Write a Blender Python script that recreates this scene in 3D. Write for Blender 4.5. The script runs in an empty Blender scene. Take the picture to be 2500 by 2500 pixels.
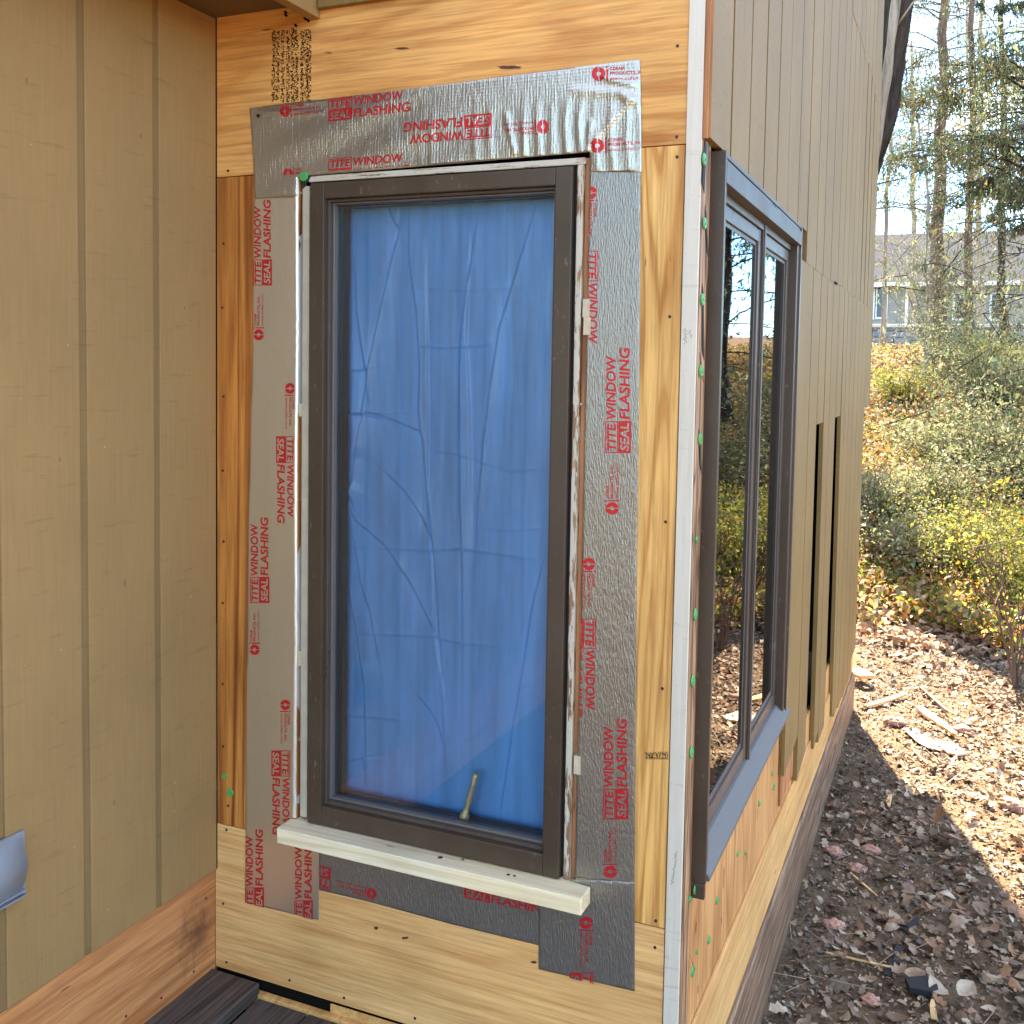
import bpy, bmesh, math, random
import numpy as np
from mathutils import Vector, Matrix
R = math.radians
random.seed(7); RNG = np.random.default_rng(11)
sc = bpy.context.scene
COL = sc.collection

# ------------------------------------------------------------------ camera
CAM = np.array([1.620, -1.973, 1.500])
ROT = np.array([[0.918, 0.395, 0.016], [0.039, -0.049, -0.998], [-0.394, 0.917, -0.060]])
def _rot(a, b, c):
    ca, sa, cb, sb, cc, s_c = math.cos(a), math.sin(a), math.cos(b), math.sin(b), math.cos(c), math.sin(c)
    return (np.array([[1, 0, 0], [0, ca, -sa], [0, sa, ca]]) @ np.array([[cc, -s_c, 0], [s_c, cc, 0], [0, 0, 1]])
            @ np.array([[cb, 0, sb], [0, 1, 0], [-sb, 0, cb]]) @ np.array([[1, 0, 0], [0, 0, -1], [0, 1, 0]]))
ROT = _rot(0.0598857, 0.4064997, 0.01635792)       # world -> camera (x right, y down, z forward)
FPX, CX, CY = 2495.08, 1250.0, 1042.7
cam = bpy.data.cameras.new('camera'); co = bpy.data.objects.new('camera', cam); COL.objects.link(co)
cam.sensor_fit = 'HORIZONTAL'; cam.sensor_width = 36; cam.lens = FPX / 2500 * 36
cam.shift_y = -(1250 - CY) / 2500; cam.clip_start = 0.05; cam.clip_end = 2000
M = Matrix.Identity(4)
for i in range(3):
    M[i][0] = ROT[0][i]; M[i][1] = -ROT[1][i]; M[i][2] = -ROT[2][i]; M[i][3] = CAM[i]
co.matrix_world = M
sc.camera = co
# ------------------------------------------------------------------ light
SUN_EL, SUN_AZ = 48.0, -17.0                       # azimuth from +Y towards +X
w = bpy.data.worlds.new('World'); sc.world = w; w.use_nodes = True
nt = w.node_tree; nt.nodes.clear()
out = nt.nodes.new('ShaderNodeOutputWorld'); bg = nt.nodes.new('ShaderNodeBackground')
sky = nt.nodes.new('ShaderNodeTexSky'); sky.sky_type = 'NISHITA'; sky.sun_disc = False
sky.sun_elevation = R(SUN_EL); sky.sun_rotation = R(SUN_AZ); sky.air_density = 0.8; sky.dust_density = 0.0; sky.ozone_density = 5.0
tc = nt.nodes.new('ShaderNodeTexCoord'); mp = nt.nodes.new('ShaderNodeMapping'); mp.inputs['Scale'].default_value = (3, 3, 7)
nz = nt.nodes.new('ShaderNodeTexNoise'); nz.inputs['Scale'].default_value = 1.4; nz.inputs['Detail'].default_value = 6
rp = nt.nodes.new('ShaderNodeValToRGB'); rp.color_ramp.elements[0].position = .54; rp.color_ramp.elements[1].position = .74
rp.color_ramp.elements[1].color = (.6, .6, .6, 1)
mx = nt.nodes.new('ShaderNodeMix'); mx.data_type = 'RGBA'; mx.inputs[7].default_value = (9, 9.8, 10.4, 1)
L = nt.links.new
L(tc.outputs['Generated'], mp.inputs['Vector']); L(mp.outputs['Vector'], nz.inputs['Vector']); L(nz.outputs['Fac'], rp.inputs['Fac'])
L(rp.outputs['Color'], mx.inputs[0]); 
sx = nt.nodes.new('ShaderNodeSeparateXYZ'); L(tc.outputs['Generated'], sx.inputs[0])
rz = nt.nodes.new('ShaderNodeValToRGB'); L(sx.outputs['Z'], rz.inputs['Fac'])
rz.color_ramp.elements[0].position = .22; rz.color_ramp.elements[0].color = (.44, .66, .79, 1); rz.color_ramp.elements[1].position = .62; rz.color_ramp.elements[1].color = (1.22, .97, .80, 1)
ml = nt.nodes.new('ShaderNodeMix'); ml.data_type = 'RGBA'; ml.blend_type = 'MULTIPLY'; ml.inputs[0].default_value = 1
L(sky.outputs['Color'], ml.inputs[6]); L(rz.outputs['Color'], ml.inputs[7])
L(ml.outputs[2], mx.inputs[6]); L(mx.outputs[2], bg.inputs['Color'])
bg.inputs['Strength'].default_value = 0.15
L(bg.outputs['Background'], out.inputs['Surface'])
sl = bpy.data.lights.new('sun', 'SUN'); sl.energy = 3.7; sl.angle = R(.5); sl.color = (1, .93, .82)
so = bpy.data.objects.new('sun', sl); COL.objects.link(so); so.location = (0, 0, 20)
az = R(SUN_AZ); sd = Vector((math.sin(az) * math.cos(R(SUN_EL)), math.cos(az) * math.cos(R(SUN_EL)), math.sin(R(SUN_EL))))
so.rotation_euler = sd.to_track_quat('Z', 'Y').to_euler()
sc.view_settings.view_transform = 'Standard'; sc.view_settings.look = 'None'; sc.view_settings.gamma = 1
sc.view_settings.exposure = 3.22
sc.view_settings.use_white_balance = True; sc.view_settings.white_balance_temperature = 8200
sc.render.engine = 'CYCLES'
sc.cycles.max_bounces = 8; sc.cycles.diffuse_bounces = 4; sc.cycles.glossy_bounces = 4
sc.cycles.transmission_bounces = 6; sc.cycles.transparent_max_bounces = 8; sc.cycles.sample_clamp_indirect = 6
sc.cycles.caustics_reflective = False; sc.cycles.caustics_refractive = False

# ------------------------------------------------------------------ helpers
KI = np.linalg.inv(np.array([[FPX, 0, CX], [0, FPX, CY], [0, 0, 1]]) @ ROT)
def ray(u, v): return KI @ np.array([u, v, 1.0])
def F(u, v, y=0.0):
    d = ray(u, v); return CAM + d * ((y - CAM[1]) / d[1])
def X(u, v, x):
    d = ray(u, v); return CAM + d * ((x - CAM[0]) / d[0])
W = 1.157            # x of the side wall's sheathing
GZ = -0.42

def tag(o, label=None, cat=None, group=None, kind=None):
    if label: o['label'] = label
    if cat: o['category'] = cat
    if group: o['group'] = group
    if kind: o['kind'] = kind
    return o
def thing(name, label, cat, loc=(0, 0, 0), group=None):
    o = bpy.data.objects.new(name, None); COL.objects.link(o); o.location = loc; o.empty_display_size = .1
    return tag(o, label, cat, group)
def obj(name, me, mats, parent=None, smooth=False, label=None):
    """me: bmesh or mesh in world coordinates"""
    if isinstance(me, bmesh.types.BMesh):
        m = bpy.data.meshes.new(name); me.normal_update(); me.to_mesh(m); me.free()
    else: m = me
    o = bpy.data.objects.new(name, m); COL.objects.link(o)
    for mm in (mats if isinstance(mats, (list, tuple)) else [mats]): m.materials.append(mm)
    if smooth: m.polygons.foreach_set('use_smooth', [True] * len(m.polygons))
    if parent is not None:
        o.parent = parent
        p = parent; off = Vector((0, 0, 0))
        if parent.type == 'EMPTY': o.location = -Vector(parent.location)
    if label: o['label'] = label
    return o
def box(bm, a, b, mi=0, bevel=0.0):
    x0, y0, z0 = a; x1, y1, z1 = b
    vs = [bm.verts.new(p) for p in ((x0, y0, z0), (x1, y0, z0), (x1, y1, z0), (x0, y1, z0), (x0, y0, z1), (x1, y0, z1), (x1, y1, z1), (x0, y1, z1))]
    fs = []
    for f in ((0, 3, 2, 1), (4, 5, 6, 7), (0, 1, 5, 4), (1, 2, 6, 5), (2, 3, 7, 6), (3, 0, 4, 7)):
        fc = bm.faces.new([vs[i] for i in f]); fc.material_index = mi; fs.append(fc)
    if bevel:
        es = list({e for f in fs for e in f.edges})
        bmesh.ops.bevel(bm, geom=es, offset=bevel, segments=2, affect='EDGES', profile=.6)
    return bm
def boxm(a, b, bevel=0.0): return box(bmesh.new(), a, b, 0, bevel)
def prism(pts, d, bevel=0.0, bm=None):
    """polygon of 3-D points extruded by vector d"""
    bm = bm or bmesh.new(); d = Vector(d)
    a = [bm.verts.new(p) for p in pts]; b = [bm.verts.new(Vector(p) + d) for p in pts]
    n = len(pts); fs = [bm.faces.new(a), bm.faces.new(b[::-1])]
    for i in range(n): fs.append(bm.faces.new((a[i], b[i], b[(i + 1) % n], a[(i + 1) % n])))
    if bevel: bmesh.ops.bevel(bm, geom=list({e for f in fs for e in f.edges}), offset=bevel, segments=1, affect='EDGES')
    bmesh.ops.recalc_face_normals(bm, faces=bm.faces[:])
    return bm
def tube(bm, pts, rad, n=6, cap=True):
    pts = [Vector(p) for p in pts]
    rings = []; prev = None
    for i, p in enumerate(pts):
        t = (pts[min(i + 1, len(pts) - 1)] - pts[max(i - 1, 0)])
        t = t.normalized() if t.length > 1e-9 else Vector((0, 0, 1))
        up = Vector((0, 0, 1)) if abs(t.z) < .9 else Vector((1, 0, 0))
        if prev is not None: up = prev
        s = t.cross(up)
        if s.length < 1e-6: s = t.cross(Vector((0, 1, 0)))
        s.normalize(); q = s.cross(t).normalized(); prev = q
        r = rad[i] if hasattr(rad, '__len__') else rad
        rings.append([bm.verts.new(p + (s * math.cos(k * 2 * math.pi / n) + q * math.sin(k * 2 * math.pi / n)) * r) for k in range(n)])
    for a, b in zip(rings, rings[1:]):
        for k in range(n): bm.faces.new((a[k], a[(k + 1) % n], b[(k + 1) % n], b[k]))
    if cap and n > 2:
        bm.faces.new(rings[0][::-1]); bm.faces.new(rings[-1])
    return bm
def mesh_np(name, V, Fq):
    """V (n,3), Fq (m,k) constant face size"""
    me = bpy.data.meshes.new(name); V = np.asarray(V, np.float32); Fq = np.asarray(Fq, np.int32); k = Fq.shape[1]
    me.vertices.add(len(V)); me.vertices.foreach_set('co', V.ravel())
    me.loops.add(Fq.size); me.loops.foreach_set('vertex_index', Fq.ravel())
    me.polygons.add(len(Fq)); me.polygons.foreach_set('loop_start', np.arange(0, Fq.size, k, dtype=np.int32))
    me.polygons.foreach_set('loop_total', np.full(len(Fq), k, np.int32))
    me.update(calc_edges=True); me.validate(); return me

# ---- value noise in numpy
_perm = RNG.random((64, 64, 8))
def vnoise(x, y, s=0):
    x = np.asarray(x, float); y = np.asarray(y, float)
    xi = np.floor(x).astype(int); yi = np.floor(y).astype(int); fx = x - xi; fy = y - yi
    fx = fx * fx * (3 - 2 * fx); fy = fy * fy * (3 - 2 * fy); P = _perm[:, :, s % 8]
    a = P[xi % 64, yi % 64]; b = P[(xi + 1) % 64, yi % 64]; c = P[xi % 64, (yi + 1) % 64]; d = P[(xi + 1) % 64, (yi + 1) % 64]
    return (a * (1 - fx) + b * fx) * (1 - fy) + (c * (1 - fx) + d * fx) * fy
def fbm(x, y, s=0, o=4):
    t = 0; a = .5
    for k in range(o): t = t + a * vnoise(np.asarray(x) * 2 ** k + 17 * k, np.asarray(y) * 2 ** k + 5 * k, s + k); a *= .5
    return t
def smooth(e0, e1, x):
    t = np.clip((x - e0) / (e1 - e0), 0, 1); return t * t * (3 - 2 * t)

# ------------------------------------------------------------------ materials
def srgb(r, g, b):
    f = lambda c: (c / 255 / 12.92) if c / 255 <= .04045 else ((c / 255 + .055) / 1.055) ** 2.4
    return (f(r), f(g), f(b), 1)
class N:
    def __init__(s, name):
        s.m = bpy.data.materials.new(name); s.m.use_nodes = True; s.t = s.m.node_tree; s.t.nodes.clear()
        s.out = s.t.nodes.new('ShaderNodeOutputMaterial'); s.co = s.n('TexCoord').outputs['Object']
    def n(s, ty, **kw):
        nd = s.t.nodes.new('ShaderNode' + ty)
        for k, v in kw.items(): setattr(nd, k, v)
        return nd
    def l(s, a, b): s.t.links.new(a, b)
    def set(s, nd, k, v):
        if hasattr(v, 'is_linked') or isinstance(v, bpy.types.NodeSocket): s.l(v, nd.inputs[k])
        else: nd.inputs[k].default_value = v
    def map(s, scale=(1, 1, 1), loc=(0, 0, 0), rot=(0, 0, 0), src=None):
        m = s.n('Mapping'); s.l(src or s.co, m.inputs['Vector']); m.inputs['Scale'].default_value = scale
        m.inputs['Location'].default_value = loc; m.inputs['Rotation'].default_value = rot; return m.outputs['Vector']
    def noise(s, vec, scale, detail=3, rough=.5, dist=0.0, out='Fac'):
        m = s.n('TexNoise'); s.l(vec, m.inputs['Vector']); m.inputs['Scale'].default_value = scale; m.inputs['Detail'].default_value = detail
        m.inputs['Roughness'].default_value = rough; m.inputs['Distortion'].default_value = dist; return m.outputs[out]
    def math(s, op, a, b=0.0, c=0.0, clamp=False):
        m = s.n('Math', operation=op, use_clamp=clamp)
        for i, v in enumerate((a, b, c)):
            if isinstance(v, bpy.types.NodeSocket): s.l(v, m.inputs[i])
            else: m.inputs[i].default_value = v
        return m.outputs[0]
    def ramp(s, fac, stops, interp='LINEAR'):
        r = s.n('ValToRGB'); r.color_ramp.interpolation = interp; s.l(fac, r.inputs['Fac'])
        el = r.color_ramp.elements
        while len(el) < len(stops): el.new(.5)
        for e, (p, c) in zip(el, stops):
            e.position = p; e.color = c if hasattr(c, '__len__') else (c, c, c, 1)
        return r.outputs['Color']
    def mix(s, f, a, b, mode='MIX'):
        m = s.n('Mix', data_type='RGBA', blend_type=mode)
        for k, v in (('Factor', f), ('A', a), ('B', b)):
            # RGBA sockets live at fixed indexes
            idx = {'Factor': 0, 'A': 6, 'B': 7}[k]
            if isinstance(v, bpy.types.NodeSocket): s.l(v, m.inputs[idx])
            else: m.inputs[idx].default_value = v
        return m.outputs[2]
    def bump(s, h, strength=.3, dist=.002, nrm=None):
        b = s.n('Bump'); s.l(h, b.inputs['Height']); b.inputs['Strength'].default_value = strength; b.inputs['Distance'].default_value = dist
        if nrm: s.l(nrm, b.inputs['Normal'])
        return b.outputs['Normal']
    def pbr(s, col, rough=.6, metal=0.0, nrm=None, spec=.5, **kw):
        p = s.n('BsdfPrincipled'); s.set(p, 'Base Color', col); s.set(p, 'Roughness', rough); s.set(p, 'Metallic', metal)
        s.set(p, 'Specular IOR Level', spec)
        if nrm: s.l(nrm, p.inputs['Normal'])
        for k, v in kw.items(): s.set(p, k, v)
        s.l(p.outputs[0], s.out.inputs['Surface']); return p

ALB = 1.16
def wood(name, light, dark, grain='x', freq=7.0, stretch=.10, density=6.0, line=.75, off=(0, 0, 0), spec=.3, fib=.16, patch=None, rough=.62):
    m = N(name)
    light = tuple(c * ALB for c in light[:3]) + (1,); dark = tuple(c * ALB for c in dark[:3]) + (1,)
    s = [density] * 3
    s['xyz'.index(grain)] = density * stretch
    v = m.map(tuple(s), off)
    n1 = m.noise(v, 1.0, 1.5, .45, .6)
    # contour bands of a smooth field = rotary-cut plywood figure
    band = m.math('SINE', m.math('MULTIPLY', n1, freq * 6.283))
    bandn = m.math('MULTIPLY_ADD', band, .5, .5)
    s2 = [150] * 3; s2['xyz'.index(grain)] = 5
    fibre = m.noise(m.map(tuple(s2), off), 1.0, 4, .6)
    big = m.noise(m.map(tuple(q * .35 for q in s), (3, 1, 7)), 1.0, 3, .5)
    bw = m.ramp(bandn, [(0, 0), (.5, .15), (.8, .5), (.95, 1)])
    f = m.mix(m.ramp(big, [(.38, .25), (.65, 1)]), (.40, .40, .40, 1), bw)
    col = m.mix(m.math('MULTIPLY', f, line), light, dark)
    fb = m.ramp(fibre, [(.3, 1 - fib * 1.6), (.5, 1), (.72, 1 + fib)])
    col = m.mix(1.0, col, fb, 'MULTIPLY')
    s4 = [52] * 3; s4['xyz'.index(grain)] = 2.2
    med = m.noise(m.map(tuple(s4), (off[0] + 9, off[1], off[2])), 1.0, 4, .7, .4)
    col = m.mix(m.ramp(med, [(.46, 0), (.62, .42)]), col, (dark[0] * .85, dark[1] * .78, dark[2] * .7, 1))
    tint = m.noise(m.map((1.6, 1.6, 1.6), off), 1.0, 3, .6)
    col = m.mix(1.0, col, m.ramp(tint, [(.3, (.78, .74, .68, 1)), (.5, (1, 1, 1, 1)), (.7, (1.12, 1.08, 1.0, 1))]), 'MULTIPLY')
    # small dark checks
    s3 = [60] * 3; s3['xyz'.index(grain)] = 9
    chk = m.noise(m.map(tuple(s3), (5, 5, 5)), 1.0, 2, .5)
    col = m.mix(m.ramp(chk, [(.735, 0), (.77, .8)]), col, (dark[0] * .35, dark[1] * .3, dark[2] * .3, 1))
    if patch: col = patch(m, col)
    nr = m.bump(fibre, .35, .0012)
    m.pbr(col, rough, 0, nr, spec)
    return m.m
def paint(name, c, rough=.55, grain=.5, vary=.12, spec=.35, vert=True, cracks=False, streak=.0):
    m = N(name)
    nz = m.noise(m.map((1.2, 1.2, .8)), 2.0, 5, .6)
    col = m.mix(1.0, c, m.ramp(nz, [(.3, 1 - vary), (.5, 1), (.7, 1 + vary)]), 'MULTIPLY')
    fine = m.noise(m.map((130, 130, 6)), 1.0, 4, .65)
    col = m.mix(1.0, col, m.ramp(fine, [(.3, .93), (.7, 1.05)]), 'MULTIPLY')
    horiz = m.noise(m.map((9, 9, 70), rot=(.12, 0, 0)), 1.0, 3, .6)
    col = m.mix(m.math('MULTIPLY', m.ramp(horiz, [(.60, 0), (.72, 1)]), .36), col, (c[0] * .55, c[1] * .5, c[2] * .45, 1))
    if cracks:
        ck = m.noise(m.map((70, 70, 2.2)), 1.0, 3, .55)
        col = m.mix(m.ramp(ck, [(.665, 0), (.71, .8)]), col, (c[0] * .3, c[1] * .27, c[2] * .24, 1))
    spk = m.n('TexVoronoi'); m.l(m.map((1, 1, 1)), spk.inputs['Vector']); spk.inputs['Scale'].default_value = 34
    msk = m.math('MULTIPLY', m.ramp(spk.outputs['Distance'], [(.045, 1), (.075, 0)]), m.ramp(spk.outputs['Color'], [(.80, 0), (.84, 1)]))
    col = m.mix(m.math('MULTIPLY', msk, .7), col, srgb(205, 190, 150))
    h = m.math('ADD', m.math('MULTIPLY', fine, .6), m.math('MULTIPLY', horiz, .6))
    m.pbr(col, rough, 0, m.bump(h, grain, .0012), spec)
    return m.m
def flat(name, c, rough=.5, metal=0, spec=.5, bs=0, bscale=60, vary=.0, **kw):
    m = N(name); nr = None; col = c
    n1 = m.noise(m.co, bscale, 4, .6)
    if vary: col = m.mix(1.0, c, m.ramp(n1, [(.3, 1 - vary), (.7, 1 + vary)]), 'MULTIPLY')
    if bs: nr = m.bump(n1, bs, .002)
    m.pbr(col, rough, metal, nr, spec, **kw); return m.m

# plywood and boards
def mold(m, col):      # black mildew stain by the inner corner, and a paler band where siding hung
    d = m.n('VectorMath', operation='DISTANCE'); m.l(m.co, d.inputs[0]); d.inputs[1].default_value = (0, -.065, .13)
    n1 = m.noise(m.map((1, 30, 14)), 1.0, 5, .7)
    k = m.math('SUBTRACT', m.math('MULTIPLY', n1, .235), d.outputs['Value'])
    return m.mix(m.math('MULTIPLY', m.ramp(k, [(.03, 0), (.12, 1)]), .6), col, (.035, .022, .016, 1))
M_PLY_TOP = wood('plywood_golden', srgb(238, 178, 108), srgb(172, 92, 34), 'x', 9.0, .13, 4.5, .85)
M_PLY_LEFT = wood('plywood_amber', srgb(208, 136, 66), srgb(112, 42, 16), 'z', 4.0, .028, 20.0, 1.0, (2, 0, .4))
M_PLY_RIGHT = wood('plywood_streaked', srgb(228, 176, 108), srgb(168, 100, 42), 'z', 8.0, .06, 10.0, .85, (1, 0, 2))
M_PLY_BOT = wood('plywood_pale', srgb(234, 184, 124), srgb(190, 120, 62), 'x', 9.0, .08, 6.5, .75, (0, 0, 5))
M_SKIRT = wood('skirt_wood', srgb(212, 146, 94), srgb(150, 80, 42), 'y', 7.0, .13, 6.0, .8, (0, 2, 0), patch=mold)
M_SHEATH = wood('sheathing_wood', srgb(212, 158, 102), srgb(160, 98, 52), 'z', 4.0, .15, 7.0, .7, (0, 5, 1))
M_CLEAN = wood('clean_board_wood', srgb(220, 172, 112), srgb(186, 128, 70), 'y', 3.0, .06, 8.0, .6, (0, 1, 1))
M_RIM = wood('weathered_rim_wood', srgb(150, 118, 94), srgb(72, 50, 36), 'y', 6.0, .05, 16.0, .9, (4, 0, 0), fib=.35)
M_RED = wood('exposed_board_edge', srgb(196, 132, 88), srgb(122, 70, 40), 'z', 4.0, .06, 24.0, .8)
M_OLD = wood('weathered_trim_wood', srgb(178, 138, 104), srgb(84, 50, 30), 'z', 6.0, .07, 30.0, .95, fib=.4)
M_PINE = wood('new_pine', srgb(236, 220, 190), srgb(206, 178, 136), 'x', 3.0, .05, 14.0, .55, (0, 3, 0), fib=.05)
M_SCRAP = wood('split_scrap_wood', srgb(226, 188, 136), srgb(170, 116, 66), 'y', 3.0, .1, 18.0, .6)
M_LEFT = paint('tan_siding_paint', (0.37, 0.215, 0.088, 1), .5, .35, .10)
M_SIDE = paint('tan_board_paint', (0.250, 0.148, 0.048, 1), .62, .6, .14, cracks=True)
M_SOFF = paint('brown_soffit_paint', (0.16, 0.10, 0.05, 1), .6, .3)
M_GROOVE = paint('groove_shade_and_knot_paint', (0.27, 0.16, 0.068, 1), .6, .3)  # siding paint darkened to put shade in the grooves; also colours the knots
M_PRIMER = paint('white_primer', (0.69, 0.60, 0.50, 1), .55, .2, .04)
M_CREAM = flat('cream_paint', (0.52, 0.43, 0.33, 1), .6, bs=.3, vary=.12, bscale=25)
def chipped(sc_=(60, 60, 9), th=.47):
    m = N('chipped_cream_paint')
    n1 = m.noise(m.map(sc_), 1.0, 5, .7); n2 = m.noise(m.map((140, 140, 10)), 1.0, 3, .6)
    wd = m.ramp(n2, [(.3, (.10, .045, .02, 1)), (.5, (.32, .17, .09, 1)), (.7, (.5, .32, .2, 1))])
    col = m.mix(m.ramp(n1, [(th, 0), (th + .03, 1)]), wd, (.60, .52, .42, 1))
    m.pbr(col, .7, 0, m.bump(n1, .6, .003), .3); return m.m
M_CHIP = chipped(); M_CHIPH = chipped((9, 60, 130), .42)
def sashm(name, c, r=.38, du=.55):
    m = N(name)
    n1 = m.noise(m.map((3, 3, 2)), 2.0, 4, .6); dust = m.noise(m.map((60, 60, 25)), 1.0, 5, .75)
    col = m.mix(m.ramp(dust, [(.62, 0), (.74, du)]), c, srgb(168, 148, 128))
    col = m.mix(1.0, col, m.ramp(n1, [(.3, .85), (.7, 1.15)]), 'MULTIPLY')
    m.pbr(col, m.ramp(n1, [(.3, r - .06), (.7, r + .14)]), 0, m.bump(dust, .08, .001), .5); return m.m
M_BROWN = sashm('brown_sash_paint', (0.072, 0.044, 0.028, 1))
M_CLAD = sashm('aluminium_clad_brown', (0.095, 0.066, 0.054, 1), .3)
M_CLADL = sashm('aluminium_clad_light', (0.095, 0.084, 0.080, 1), .46, .15)
M_SILLG = flat('grey_aluminium_sill', (0.135, 0.120, 0.112, 1), .62, 0, bs=.1, bscale=200, vary=.1)
M_BLACK = flat('gap_shade_black', (0.006, 0.005, 0.004, 1), .9, spec=.1)  # black stands in for shade in gaps, cavities and unlit rooms
M_FELT = flat('black_building_felt', (0.018, 0.018, 0.02, 1), .8, bs=.4)
M_GREEN = flat('green_plastic_cap', (0.055, 0.36, 0.10, 1), .35)
M_NAIL = flat('nail_head_dark', (0.05, 0.035, 0.028, 1), .5, .4)
M_STEEL = flat('bright_screw_head', (0.55, 0.53, 0.5, 1), .3, .9)
M_INK = flat('black_ink', (0.012, 0.01, 0.01, 1), .8, spec=.1)
M_PENCIL = flat('pencil_mark', (0.22, 0.2, 0.19, 1), .8, spec=.1)
M_PRINT = flat('red_print', (0.62, 0.022, 0.028, 1), .42, .35)
M_VENT = flat('grey_plastic_vent', (0.25, 0.26, 0.29, 1), .38)
M_BRASS = flat('aged_brass', (0.78, 0.56, 0.30, 1), .4, .25, vary=.3)
M_SPACER = flat('grey_glazing_spacer', (0.19, 0.165, 0.155, 1), .4, .3)
M_SHIM = flat('cedar_shim', (0.60, 0.48, 0.34, 1), .7, vary=.15)
M_DECK = wood('grey_deck_boards', srgb(92, 82, 78), srgb(52, 44, 41), 'y', 5.0, .05, 14.0, .8, fib=.4, rough=.75)
def foil(name, stretch=(260, 260, 60), bstr=.5, base=(0.56, 0.53, 0.50, 1), rough=.30, dotk=.5, met=.85):
    m = N(name)
    st = m.noise(m.map(stretch), 1.0, 2, .6)
    dots = m.n('TexVoronoi'); m.l(m.map((1, 1, 1)), dots.inputs['Vector']); dots.inputs['Scale'].default_value = 150; dots.inputs['Randomness'].default_value = .25
    big = m.noise(m.map((9, 9, 5)), 1.0, 3, .5)
    h = m.math('ADD', m.math('MULTIPLY', st, 1.0), m.math('MULTIPLY', dots.outputs['Distance'], dotk))
    nr = m.bump(h, bstr, .0026 if dotk < .1 else .0016); nr = m.bump(big, .35, .006, nr)
    m.pbr(base, rough, met, nr, .5); return m.m
M_FOIL_S = foil('smooth_foil', (120, 120, 60), .22, (0.74, 0.66, 0.54, 1), .30)  # tan of the reflected siding wall is partly put into the base
M_FOIL_R = foil('embossed_foil', (420, 420, 70), 1.0, (0.345, 0.315, 0.285, 1), .33, .05, .78)  # base darkened to carry the reflection of the dark yard
M_FOIL_T = foil('crinkled_foil', (230, 230, 26), .8, (0.50, 0.455, 0.39, 1), .30)

def glass(name, ior=1.5, tint=(1, 1, 1, 1)):
    m = N(name)
    fr = m.n('Fresnel'); fr.inputs['IOR'].default_value = ior
    wv = m.noise(m.map((3.0, 3.0, 1.2)), 1.0, 2, .5); nr = m.bump(wv, .12, .002)
    tr = m.n('BsdfTransparent'); tr.inputs['Color'].default_value = tint
    gl = m.n('BsdfGlossy'); gl.inputs['Roughness'].default_value = .012; m.l(nr, gl.inputs['Normal'])
    mx = m.n('MixShader'); m.l(fr.outputs[0], mx.inputs[0]); m.l(tr.outputs[0], mx.inputs[1]); m.l(gl.outputs[0], mx.inputs[2])
    m.l(mx.outputs[0], m.out.inputs['Surface']); return m.m
M_GLASS = glass('window_glass', 1.5, (.98, .99, .99, 1))
M_GLASS2 = glass('side_window_glass', 8.0, (.45, .47, .46, 1))
def tarpm():
    m = N('blue_plastic_sheet')
    n1 = m.noise(m.map((14, 14, 3)), 1.0, 4, .6)
    ver = m.noise(m.map((46, 46, 1.0)), 1.0, 3, .6)
    col = m.mix(1.0, (0.105, 0.37, 0.80, 1), m.ramp(n1, [(.3, .85), (.7, 1.15)]), 'MULTIPLY')
    col = m.mix(1.0, col, m.ramp(ver, [(.3, .88), (.7, 1.1)]), 'MULTIPLY')
    m.pbr(col, .33, 0, m.bump(ver, .2, .002), .6); return m.m
M_TARP = tarpm()

def leafm(name, stops, trans=.35, rough=.6):
    m = N(name); g = m.n('NewGeometry')
    col = m.ramp(g.outputs['Random Per Island'], stops, 'CONSTANT')
    n1 = m.noise(m.co, 40, 2, .5); col = m.mix(1.0, col, m.ramp(n1, [(.3, .75), (.7, 1.2)]), 'MULTIPLY')
    p = m.n('BsdfPrincipled'); m.l(col, p.inputs['Base Color']); p.inputs['Roughness'].default_value = rough; p.inputs['Specular IOR Level'].default_value = .35
    if trans:
        t = m.n('BsdfTranslucent'); m.l(col, t.inputs['Color'])
        mx = m.n('MixShader'); mx.inputs[0].default_value = trans; m.l(p.outputs[0], mx.inputs[1]); m.l(t.outputs[0], mx.inputs[2])
        m.l(mx.outputs[0], m.out.inputs['Surface'])
    else: m.l(p.outputs[0], m.out.inputs['Surface'])
    return m.m
def cs(*cols):
    n = len(cols); return [(i / n, c) for i, c in enumerate(cols)]
M_LITTER = leafm('dry_brown_leaves', cs((.27, .165, .10, 1), (.38, .25, .16, 1), (.19, .115, .07, 1), (.44, .30, .20, 1), (.30, .17, .10, 1), (.50, .38, .27, 1), (.23, .14, .09, 1), (.34, .22, .14, 1), (.38, .19, .10, 1), (.15, .095, .06, 1)), .12)
M_CHIPS = leafm('wood_chips', cs((.34, .25, .17, 1), (.20, .14, .10, 1), (.45, .35, .25, 1), (.10, .07, .05, 1), (.17, .12, .09, 1), (.22, .14, .10, 1), (.07, .05, .035, 1), (.16, .115, .08, 1)), 0)
M_IVY = leafm('autumn_ground_cover', cs((.42, .20, .04, 1), (.38, .24, .12, 1), (.22, .22, .04, 1), (.44, .30, .18, 1), (.50, .30, .06, 1), (.10, .14, .035, 1), (.35, .12, .03, 1), (.44, .40, .08, 1), (.08, .10, .04, 1), (.36, .24, .13, 1), (.60, .48, .32, 1), (.18, .21, .06, 1)), .4)
M_SHRUB = leafm('pale_shrub_leaves', cs((.24, .27, .12, 1), (.32, .33, .17, 1), (.16, .20, .09, 1), (.40, .38, .22, 1), (.20, .25, .13, 1), (.12, .15, .07, 1), (.30, .26, .13, 1)), .4)
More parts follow.
